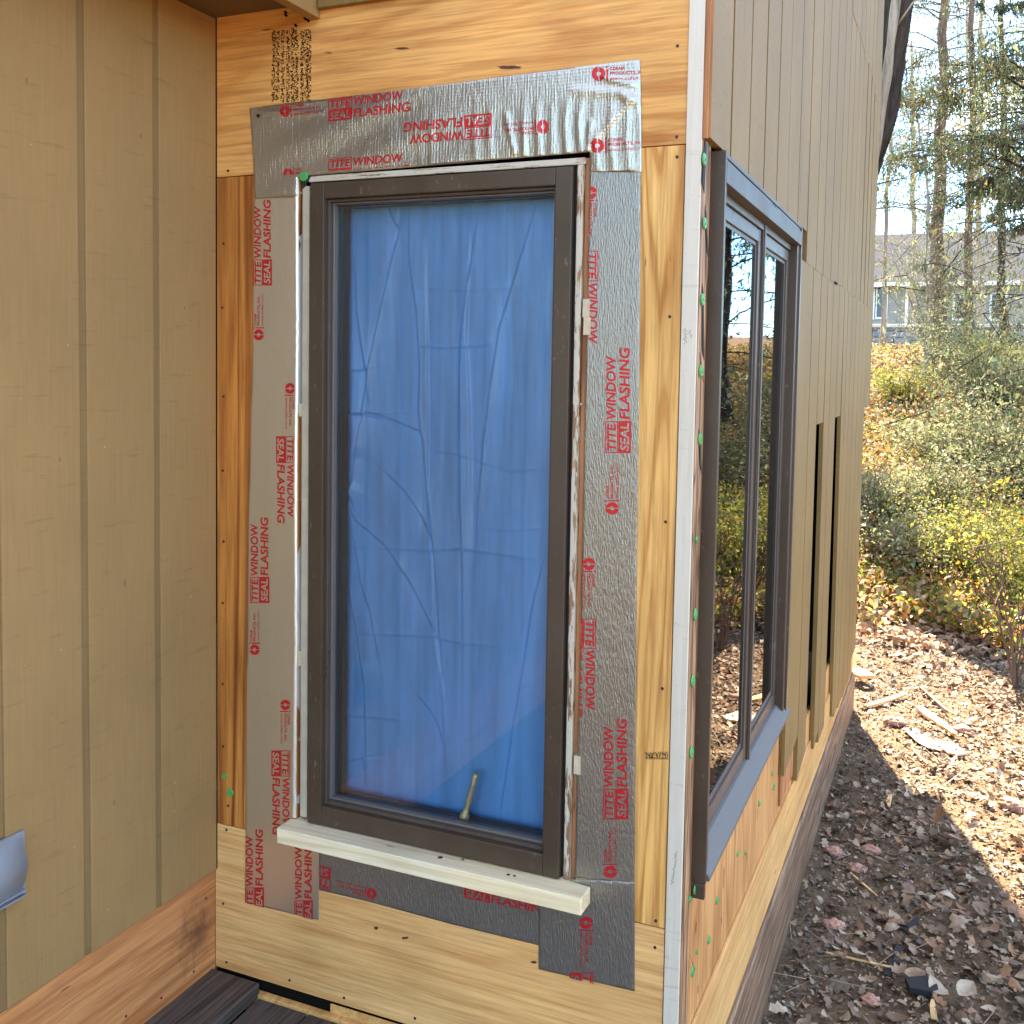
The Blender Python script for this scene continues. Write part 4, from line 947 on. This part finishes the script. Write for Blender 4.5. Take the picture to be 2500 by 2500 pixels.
o = obj('twigs', cloud('twigs', C3, RNG.lognormal(math.log(.06), .5, len(P)).clip(.02, .22), TWG, .12), M_CHIPS); tag(o, 'thin dry twigs and needles mixed through the leaf litter', kind='stuff')
# farther litter
P = fan(26000, 7.5, 26)
C3 = np.column_stack([P, gz(P[:, 0], P[:, 1]) + .01 + RNG.random(len(P)) * .04])
o = obj('fallen_leaves', cloud('fallen_leaves', C3, RNG.uniform(.04, .10, len(P)), [(t[0], t[1]) for t in OVL[:3]], .5), M_LITTER); tag(o, 'fallen leaves covering the sunlit bank', kind='stuff')
# ivy and low cover on the bank
P = fan(70000, 7.6, 22); m_ = fbm(P[:, 0] * .8, P[:, 1] * .8, 4) > .33; P = P[m_]
C3 = np.column_stack([P, gz(P[:, 0], P[:, 1]) + .02 + RNG.random(len(P)) ** 1.5 * .22])
o = obj('ground_cover', cloud('ground_cover', C3, RNG.uniform(.035, .085, len(P)), QUAD + [OVL[0]][:0], .8), M_IVY); tag(o, 'low orange and green ivy covering the bank', kind='stuff')

# shrubs
def shrub(x, y, r, h, n, mat, label, size=.03, seed=0):
    n = int(n * 1.5); r *= .85; h *= .8
    rr = random.Random(seed); z0 = float(gz(x, y)); t = thing('shrub', label, 'shrub', (x, y, z0), 'shrubs on the wooded bank')
    bm = bmesh.new(); tips = []
    for k in range(34):
        a = rr.uniform(0, 6.283); l_ = r * rr.uniform(.3, 1.3); hh = h * rr.uniform(.25, 1.4); p0 = Vector((x + rr.uniform(-.05, .05), y + rr.uniform(-.05, .05), z0 - .03)); pts = [p0]
        for s in range(1, 5):
            f = s / 4; pts.append(Vector((x + math.cos(a) * l_ * f + rr.uniform(-.04, .04), y + math.sin(a) * l_ * f + rr.uniform(-.04, .04), z0 + hh * (1 - (1 - f) ** 1.6) + rr.uniform(-.03, .03))))
        tube(bm, pts, [.009, .007, .005, .004, .002], 4, False)
        for s in range(1, 5): tips.append(pts[s])
        for _ in range(4):
            b = pts[rr.randint(1, 4)]; e = b + Vector((rr.gauss(0, .16), rr.gauss(0, .16), rr.uniform(.02, .22))) * (r / .6); tube(bm, [b, (b + e) / 2 + Vector((0, 0, .01)), e], [.004, .003, .0015], 3, False); tips.append(e)
    obj('stems', bm, M_STEM, t)
    T = np.array([tuple(q) for q in tips]); idx = RNG.integers(0, len(T), n)
    C = T[idx] + RNG.normal(0, .085 * r / .6, (n, 3)) * [1, 1, .6]; C[:, 2] = np.maximum(C[:, 2], z0 + .02)
    obj('foliage', cloud('foliage', C, RNG.lognormal(math.log(size), .38, n), QUAD, .75), mat, t)
spots = [(2275, 18.2, 1.1, 2.3, 2600, 0, 'tall airy pale green shrub in front of the cedar, over the crest'), (2400, 17.6, 1.2, 1.5, 2400, 0, 'tall pale shrub right of the cedar trunk on the crest'),  # u(px direction), distance, radius, height, leaves, mat, label, seed
 (2440, 15.5, 1.3, 1.0, 5200, 0, 'wide pale green shrub at the crest, right of the cedar trunk'),
 (2360, 12.6, .9, .5, 4200, 0, 'grey-green shrub midway up the bank, right of the dark soil path'),
 (2470, 12.0, 1.0, .9, 4200, 0, 'tall twiggy grey-green shrub midway up the bank at the right edge'),
 (2300, 10.8, .75, .45, 3400, 0, 'small pale shrub on the middle of the bank'),
 (2165, 10.4, .6, .4, 2800, 0, 'pale green shrub beside the far edge of the house wall'),
 (2290, 9.6, .8, .33, 3400, 0, 'spreading pale green shrub low on the bank'),
 (2450, 9.6, .8, .5, 3800, 1, 'yellow-green shrub low on the bank at the right edge'),
 (2560, 8.6, .6, .8, 2600, 1, 'leggy yellow-green shrub at the foot of the bank on the far right'),
 (2400, 16.6, .7, .7, 2400, 1, 'bright yellow-green shrub behind the cedar base'),
 (2200, 15.8, .6, .4, 1800, 1, 'small yellow-orange shrub left of the cedar base'),
 (2650, 9.0, .9, .5, 3600, 1, 'yellow shrub beyond the right edge of the view'), (2760, 11.0, 1.1, .5, 3600, 0, 'pale shrub far right, mirrored in the side window'),
 (2900, 9.0, .9, .5, 3200, 1, 'olive shrub far right, mirrored in the nearer pane'), (3060, 12.0, 1.2, .5, 3200, 0, 'grey shrub mirrored at the left of the side window')]
for k, (u, r_, rad, h_, n_, mt, lb) in enumerate(spots):
    x, y = plan(u, r_); shrub(x, y, rad, h_, n_, (M_SHRUB, M_SHRUBY)[mt], lb, .034 if r_ > 11 else .028, 40 + k)

# trees
def curve_pts(p0, p1, bend, n, rr, wob=.012):
    p0, p1 = Vector(p0), Vector(p1); out_ = []
    for i in range(n + 1):
        f = i / n; q = p0.lerp(p1, f) + Vector(bend) * (4 * f * (1 - f)); L_ = (p1 - p0).length * wob
        out_.append(q + Vector((rr.uniform(-1, 1), rr.uniform(-1, 1), 0)) * L_ * (1 if 0 < i < n else 0))
    return out_
def tree(name, label, base, tops, r0, mbark, mleaf, branches, leaves, leaf_size, spread, zr, blen, droop, seed, temps=SPRAY, group=None, r_top=.35, twigs=3):
    rr = random.Random(seed); t = thing(name, label, 'tree', base, group); bmT = bmesh.new(); bmB = bmesh.new(); tips = []
    for j, tp in enumerate(tops):
        b = Vector(base) + Vector((tp[3] if len(tp) > 3 else 0, 0, -.15)); top = Vector(tp[:3]); rj = r0 * (1 if j == 0 else .62)
        pts = curve_pts(b, top, (rr.uniform(-.15, .15), rr.uniform(-.1, .1), 0), 16, rr, .0045)
        rad = [rj * (2.2 if i == 0 else 1.25 if i == 1 else 1) * (1 - (1 - r_top) * i / 16) for i in range(17)]
        tube(bmT, pts, rad, 12)
        for k in range(branches // len(tops)):
            f = zr[0] + (zr[1] - zr[0]) * rr.random(); i0 = min(15, int(f * 16)); p0 = pts[i0].lerp(pts[i0 + 1], f * 16 - i0); a = rr.uniform(0, 6.283); L_ = blen * rr.uniform(.45, 1.1) * (1.15 - .6 * f)
            e = p0 + Vector((math.cos(a) * L_, math.sin(a) * L_, L_ * rr.uniform(-.1, .35) - droop * L_)); bp = curve_pts(p0, e, (0, 0, L_ * .14), 7, rr); rb = rj * (1 - .5 * f) * .11 + .005
            tube(bmB, bp, [rb * (1 - .85 * i / 7) for i in range(8)], 5, False)
            for i in range(2, 8): tips.append((bp[i], L_ * .10 * spread))
            for _ in range(twigs):
                q = bp[rr.randint(2, 7)]; d = (e - p0).normalized(); s_ = Vector((rr.gauss(0, 1), rr.gauss(0, 1), rr.uniform(-.7, .4) - droop)).normalized() * L_ * rr.uniform(.15, .38)
                e2 = q + s_ + d * L_ * .1; tube(bmB, [q, (q + e2) / 2 + Vector((0, 0, L_ * .02)), e2], [rb * .35 + .002, rb * .25 + .002, .0015], 3, False)
                for f2 in (.4, .7, 1.0): tips.append((q.lerp(e2, f2), L_ * .07 * spread))
    obj('trunk', bmT, mbark, t, smooth=True); obj('branches', bmB, mbark, t, smooth=True)
    if leaves:
        T = np.array([tuple(q[0]) for q in tips]); Sg = np.array([q[1] for q in tips]); wgt = RNG.random(len(T)) ** 2 + .05; wgt /= wgt.sum()
        idx = RNG.choice(len(T), leaves, p=wgt); C = T[idx] + RNG.normal(0, 1, (leaves, 3)) * Sg[idx][:, None] * [1, 1, .6] - [0, 0, droop * .08]
        obj('crown', cloud('crown', C, RNG.uniform(leaf_size * .5, leaf_size * 1.3, leaves), temps), mleaf, t)
    return t
def at(u, v, r):     # a point seen in direction (u,v) at plan distance r
    d = ray(u, v); q = d / np.linalg.norm(d[:2]) * r; return CAM + q
def base_at(u, r): x, y = plan(u, r); return (x, y, float(gz(x, y)))
# leaning dark trunk with a pale vine close behind the house corner
b = base_at(2080, 11.5); tp = at(2202, -500, 11.0)
lt = thing('leaning_tree', 'dark leaning trunk with a thick pale vine up it, rising behind the house corner', 'tree', b)
rr = random.Random(4); pts = [at(2030, 1300, 11.5), at(2058, 800, 11.4), at(2108, 430, 11.3), at(2136, 330, 11.2), at(2158, 220, 11.2), at(2172, 120, 11.2), at(2188, 0, 11.1), at(2205, -160, 11.0), at(2230, -500, 11.0)]
bm = bmesh.new(); pts = [q + np.array([.03 * math.sin(i * 2.1), 0, 0]) for i, q in enumerate(pts)]; rd = [.20, .17, .15, .165, .150, .185, .165, .19, .14]; n_ = len(pts); tt_ = np.linspace(0, n_ - 1.001, 90)
big_ = [Vector(pts[int(q)]).lerp(Vector(pts[int(q) + 1]), q - int(q)) for q in tt_]; tube(bm, big_, [float(np.interp(q, range(n_), rd)) for q in tt_], 26)
for v in bm.verts:
    c_ = min(big_, key=lambda q: (q - v.co).length_squared); d_ = (v.co - c_); ang = math.atan2(d_.y, d_.x); v.co = c_ + d_ * (.86 + .34 * float(fbm(ang * 3 + 20, v.co.z * 1.6, 2)) + .22 * float(vnoise(ang * 8 + 30, v.co.z * 5, 4) - .5))
obj('trunk', bm, M_BARK_D, lt, smooth=True)
bm = bmesh.new(); pv = [at(2060, 900, 11.0), at(2118, 480, 10.95), at(2140, 350, 10.95), at(2156, 250, 10.95), at(2166, 180, 10.95), at(2174, 110, 10.9), at(2184, 30, 10.9), at(2196, -60, 10.9), at(2219, -300, 10.8)]
tube(bm, pv, [.05, .040, .050, .040, .052, .040, .050, .042, .045], 10); obj('vine', bm, M_BARK_G, lt, smooth=True)
bm = bmesh.new()
for (u0, v0, u1, v1) in ((2192, 60, 2262, -30),): tube(bm, [at(u0, v0, 10.9), at((u0 + u1) / 2, (v0 + v1) / 2 - 6, 10.8), at(u1, v1, 10.95)], [.012, .01, .006], 5)
for k in range(0):
    a, c_ = pts[rr.randint(4, 7)], rr.uniform(-1, 1); a = Vector(a); e = a + Vector((rr.uniform(-1.2, 2.2), rr.uniform(-1, 1), rr.uniform(.2, 1.8))); tube(bm, curve_pts(a, e, (0, 0, .2), 5, rr), [.03, .022, .016, .01, .006, .003], 4, False)
obj('branch', bm, M_BARK_G, lt, smooth=True)
# two-stemmed cedar on the crest
b = base_at(2292, 19.5)
tree('cedar_tree', 'tall two-stemmed red-barked cedar on the crest of the bank', b, [tuple(at(2335, -420, 19.5)), tuple(at(2378, -420, 20.2)) + (.5,)], .13, M_BARK_R, M_CEDAR, 110, 32000, .05, 1.1, (.26, .98), 3.6, .25, 21)
tree('cedar_tree', 'slim grey sapling with bare forked stems left of the cedar', base_at(2262, 17.5), [tuple(at(2235, 250, 17.5)), tuple(at(2275, 130, 17.8))], .03, M_BARK_G, M_CEDAR, 60, 3000, .06, 1.1, (.25, 1), 1.7, -.1, 22)
tree('young_tree', 'sparse young tree by the house corner with drooping sprays over the sky', base_at(2150, 21), [tuple(at(2165, -500, 21))], .045, M_BARK_G, M_CEDAR, 90, 16000, .05, 1.3, (.35, 1), 3.2, .25, 23)
tree('hemlock_tree', 'dense dark hemlock with layered boughs at the right edge', base_at(2550, 12.5), [tuple(at(2560, -700, 12.5))], .13, M_BARK_D, M_CONIF, 130, 105000, .055, .55, (.33, .98), 2.05, .12, 24, twigs=7)
tree('hemlock_tree', 'second hemlock farther back with thinner boughs, right of the cedar', base_at(2450, 22), [tuple(at(2455, -500, 22))], .08, M_BARK_D, M_CONIF, 60, 5000, .10, 1.0, (.2, .98), 3.2, .2, 25)
tree('hemlock_tree', 'wide hemlock far right, mirrored in the side window', base_at(2760, 14), [tuple(at(2760, -700, 14))], .09, M_BARK_D, M_CEDAR, 80, 13000, .09, 1.0, (.15, .98), 3.2, .2, 26)
tree('hemlock_tree', 'olive hemlock far right, mirrored at the near end of the side window', base_at(3000, 12), [tuple(at(3000, -700, 12))], .08, M_BARK_D, M_CEDAR, 80, 13000, .09, 1.0, (.12, .98), 2.8, .2, 27)
tree('oak_tree', 'bare tree on the crest far behind, seen between the trunks', base_at(2400, 34), [tuple(at(2405, -200, 34)), tuple(at(2350, -100, 35))], .11, M_BARK_G, M_CEDAR, 60, 2200, .12, 1.2, (.2, 1), 5, -.1, 28)
tree('oak_tree', 'far tree by the grey-roofed neighbour house', base_at(2230, 38), [tuple(at(2225, 100, 38))], .12, M_BARK_G, M_CEDAR, 50, 2200, .12, 1.3, (.3, 1), 4, -.1, 29)
# trees behind the viewer, seen in foil and glass
for k, (x, y, s_) in enumerate(((-3.5, -15, 1), (4, -17, 1.2), (11, -13, 1), (17, -4, 1.1), (16, 6, 1))):
    z = float(gz(x, y)); tree('yard_tree', ('yard tree behind the viewer, left end', 'yard tree behind the viewer, second', 'yard tree behind the viewer, third', 'yard tree right of the viewer', 'yard tree right of the bank')[k], (x, y, z), [(x + .5, y, z + 10)], .22 * s_, M_BARK_D, M_CONIF, 50, 5200, .3, 1.3, (.12, 1), 4.2, .1, 50 + k)

# ------------------------------------------------------------------ neighbour house and stone wall
hy = 50.0
def hp(u, v): return F(u, v, hy)
nh = thing('neighbour_house', 'beige house with long grey roof beyond the bank', 'house', tuple(hp(2200, 850)))
a, e = hp(2060, 692), hp(2620, 692); zb_ = hp(2150, 880)[2]; zr_ = hp(2150, 572)[2] * 1.06; ze = hp(2150, 692)[2]
obj('wall', boxm((a[0] - 6, hy, zb_ - 1), (e[0], hy + 8, ze)), M_HOUSE, nh)
rbm = bmesh.new(); x0, x1 = a[0] - 7, e[0] + .6
v4 = [rbm.verts.new(q) for q in ((x0, hy - .7, ze - .05), (x1, hy - .7, ze - .05), (x1, hy + 4, zr_), (x0, hy + 4, zr_), (x0, hy + 9, ze), (x1, hy + 9, ze))]
for f in ((0, 1, 2, 3), (3, 2, 5, 4), (0, 3, 4), (1, 5, 2), (0, 4, 5, 1)): rbm.faces.new([v4[i] for i in f])
obj('roof', rbm, M_ROOF, nh)
obj('gutter', boxm((x0, hy - .85, ze - .22), (x1, hy - .705, ze - .02)), M_WTRIM, nh)
for (u0, u1, v0, v1) in ((2126, 2131, 700, 775), (2140, 2160, 703, 774), (2330, 2362, 720, 778), (2420, 2450, 720, 778)):
    p0, p1 = hp(u0, v1), hp(u1, v0)
    wf = obj('window', boxm((p0[0] - .10, hy - .06, p0[2] - .1), (p1[0] + .16, hy - .002, p1[2] + .1)), M_WTRIM, nh); obj('pane', boxm((p0[0], hy - .075, p0[2]), (p1[0], hy - .062, p1[2])), M_DGLASS, wf)
for u in (2215, 2275): q = hp(u, 740); obj('post', boxm((q[0] - .06, hy - .6, zb_), (q[0] + .06, hy - .48, ze - .23)), M_WTRIM, nh)
swl = thing('stone_wall', 'low grey wall with a pale coping between the bank and the neighbour house', 'wall', tuple(F(2200, 850, 30)))
q0, q1 = F(2040, 838, 30), F(2640, 838, 30); zt = F(2200, 800, 30)[2]
bm = bmesh.new(); rr = random.Random(8); zc_ = float(gz(q0[0], 30)) - .3
x = q0[0] - 3
while x < q1[0]:
    wd = rr.uniform(.3, .6)
    z = zc_
    while z < zt:
        h_ = rr.uniform(.14, .24); box(bm, (x + .01, 30 - rr.uniform(0, .05), z), (x + wd - .01, 30.4, min(z + h_ - .015, zt)), 0, .02); z += h_
    x += wd
obj('stones', bm, M_STONE, swl); obj('coping', boxm((q0[0] - 3, 29.9, zt + .003), (q1[0], 30.5, zt + .10), .02), M_COPE, swl)

# ------------------------------------------------------------------ debris on the ground
def G(u, v):
    d = ray(u, v); t = (GZ - CAM[2]) / d[2]
    for _ in range(8):
        p = CAM + d * t; t = (float(gz(p[0], p[1])) - CAM[2]) / d[2]
    return CAM + d * t
def plank(name, label, cat, uv0, uv1, wd, th, mat, group=None, jag=0.0, lift=.012):
    a, b = Vector(G(*uv0)), Vector(G(*uv1)); d = (b - a); n_ = Vector((-d.y, d.x, 0)).normalized() * wd / 2; up_ = Vector((0, 0, th)); a.z += lift; b.z += lift + .008
    rr = random.Random(int(uv0[0])); m1 = a.lerp(b, .35); m2 = a.lerp(b, .7)
    pts = [a - n_ * .6, m1 - n_ * (1 + jag * rr.uniform(-1, 1)), m2 - n_ * (1 + jag * rr.uniform(-1, 1)), b - n_ * (.9 - jag), b + d * jag * .1, b + n_ * (.9 - jag), m2 + n_ * (1 + jag * rr.uniform(-1, 1)), m1 + n_, a + n_]
    o = obj(name, prism(pts, up_, min(th * .12, .002)), mat); tag(o, label, cat, group); return o
gw = 'scraps of broken wood on the ground'
plank('wood_scrap', 'long splintered tan board piece on the sunlit ground beyond the window', 'wood scrap', (2240, 1735), (2330, 1805), .05, .018, M_SCRAP, gw, .4)
plank('wood_scrap', 'pale flat rectangular wood offcut lying in the sun', 'wood scrap', (2302, 1838), (2340, 1838), .17, .012, M_PINE, gw, 0)
plank('wood_scrap', 'yellow splinter of wood nearest the far house corner in the sun', 'wood scrap', (2115, 1732), (2210, 1705), .035, .012, M_SCRAP, gw, .3)
plank('wood_scrap', 'dark weathered stick leaning across leaves behind the long tan scrap', 'wood scrap', (2245, 1685), (2312, 1748), .02, .015, M_RIM, gw, .3)
plank('wood_scrap', 'orange scrap of board just behind the far house corner', 'wood scrap', (2078, 1658), (2115, 1680), .13, .02, M_SHEATH, gw, .2, .05)
plank('wood_scrap', 'small upright-looking yellow chip at the bottom edge of the shaded soil', 'wood scrap', (2282, 2500), (2276, 2460), .022, .006, M_SCRAP, gw, .5)
plank('wood_scrap', 'thin tan splinter beside the shadow edge, midway along the wall', 'wood scrap', (2172, 1945), (2170, 1980), .02, .004, M_SCRAP, gw, .4)
plank('wood_scrap', 'slim pale splinter in the middle of the shaded leaves', 'wood scrap', (2075, 2138), (2140, 2200), .008, .003, M_SCRAP, gw, .2)
plank('wood_scrap', 'long thin twig-like splinter crossing the lower shaded soil', 'wood scrap', (2015, 2335), (2220, 2388), .007, .004, M_SCRAP, gw, .2)
plank('wood_scrap', 'light tan splinter in the sun near the pale offcut', 'wood scrap', (2225, 1835), (2262, 1875), .012, .006, M_SCRAP, gw, .3)
gf = 'torn pieces of black building felt'
plank('felt_piece', 'narrow dark felt strip lying on the shaded leaves', 'felt scrap', (2168, 2392), (2196, 2325), .026, .002, M_FELT, gf, .1)
plank('felt_piece', 'small dark felt scrap farther up the shaded leaves', 'felt scrap', (2213, 2282), (2238, 2255), .03, .002, M_FELT, gf, .5)
plank('felt_piece', 'crumpled dark felt piece at the bottom right of the shaded soil', 'felt scrap', (2215, 2425), (2285, 2432), .07, .02, M_FELT, gf, .35)
plank('felt_piece', 'grey curved strip of felt in the sun beside the pink fluff', 'felt scrap', (2215, 1785), (2285, 1840), .09, .004, M_STONE, gf, .3)
def fluff(u, v, r, label, k):
    p = G(u, v); bm = bmesh.new(); bmesh.ops.create_icosphere(bm, subdivisions=4, radius=1)
    for q in bm.verts:
        n_ = q.co.copy(); d = .55 + 1.0 * float(fbm(n_.x * 2.5 + k * 3 + 9, n_.y * 2.5 + n_.z * 2 + 9, 2)); d += .25 * float(fbm(n_.x * 9 + 20, n_.z * 9 + n_.y * 7 + 20, 3)); q.co = Vector((n_.x * 1.3, n_.y, n_.z * .6)) * d * r + Vector((p[0], p[1], p[2] + r * .35))
    o = obj('insulation_tuft', bm, M_INSUL, smooth=True); tag(o, label, 'insulation', 'tufts of pink insulation on the ground')
for k, a_ in enumerate([(2040, 2085, .026, 'pink fluff tuft near the wall in the shade'), (2125, 2080, .026, 'pink fluff tuft in the shade, left of the shadow edge'), (2092, 2125, .026, 'flattened pink tuft just below the first shaded pair'), (2035, 2265, .026, 'pink tuft low in the shade close to the wall'),
     (2185, 1770, .042, 'large pink fluff clump in the sun by the grey felt strip'), (2350, 1790, .04, 'tan fluff clump in the sun behind the pale offcut'), (2128, 2450, .022, 'small pink tuft at the bottom of the shade'), (2475, 1975, .042, 'reddish fluff clump at the right edge in the sun')]): fluff(*a_, k)
# a few large single leaves near the viewer
for k, (u, v, s, lb) in enumerate([(2315, 2205, .05, 'pale round dry leaf on the shadow edge'), (2095, 2345, .055, 'curled pink-brown leaf in the middle of the shaded soil'), (1905, 2490, .06, 'pale lobed oak leaf at the foot of the wall, bottom edge'), (2290, 2440, .07, 'long grey-brown leaf beside the crumpled felt'), (2355, 2450, .075, 'long tan leaf at the bottom right')]):
    p = G(u, v); o = obj('dry_leaf', cloud('dry_leaf', [(p[0], p[1], p[2] + .035)], s * 1.2, [(OVL if k != 2 else LOB)[k % 6]], .3), M_LITTER); tag(o, lb, 'leaf', 'large dry leaves near the viewer')
# bare scrub stems at the foot of the bank on the right
for k, (u, r_) in enumerate(((2515, 6.9), (2500, 8.0))):
    x, y = plan(u, r_); z = float(gz(x, y)); t = thing('bare_bush', ('thin bare reddish bush at the right edge of the sunlit ground', 'second bare bush just behind the first at the right edge')[k], 'bush', (x, y, z)); rr = random.Random(60 + k); bm = bmesh.new(); tips = []
    for j in range(7):
        a = rr.uniform(0, 6.28); e = Vector((x + math.cos(a) * .3, y + math.sin(a) * .3, z + rr.uniform(.4, .95))); cp = curve_pts((x, y, z - .02), e, (0, 0, .1), 6, rr); tube(bm, cp, [.009, .008, .007, .005, .004, .003, .002], 5, False)
        for _ in range(6): q = cp[rr.randint(2, 6)]; e2 = q + Vector((rr.gauss(0, .15), rr.gauss(0, .15), rr.uniform(0, .25))); tube(bm, [q, e2], [.004, .0015], 3, False); tips.append(e2)
    obj('stems', bm, M_BARK_R, t); T = np.array([tuple(q) for q in tips]); C = T[RNG.integers(0, len(T), 260)] + RNG.normal(0, .05, (260, 3))
    obj('foliage', cloud('foliage', C, RNG.uniform(.015, .035, 260), QUAD), M_SHRUBY, t)
for o_ in bpy.data.objects:
    if '_y' in o_.keys(): del o_['_y']
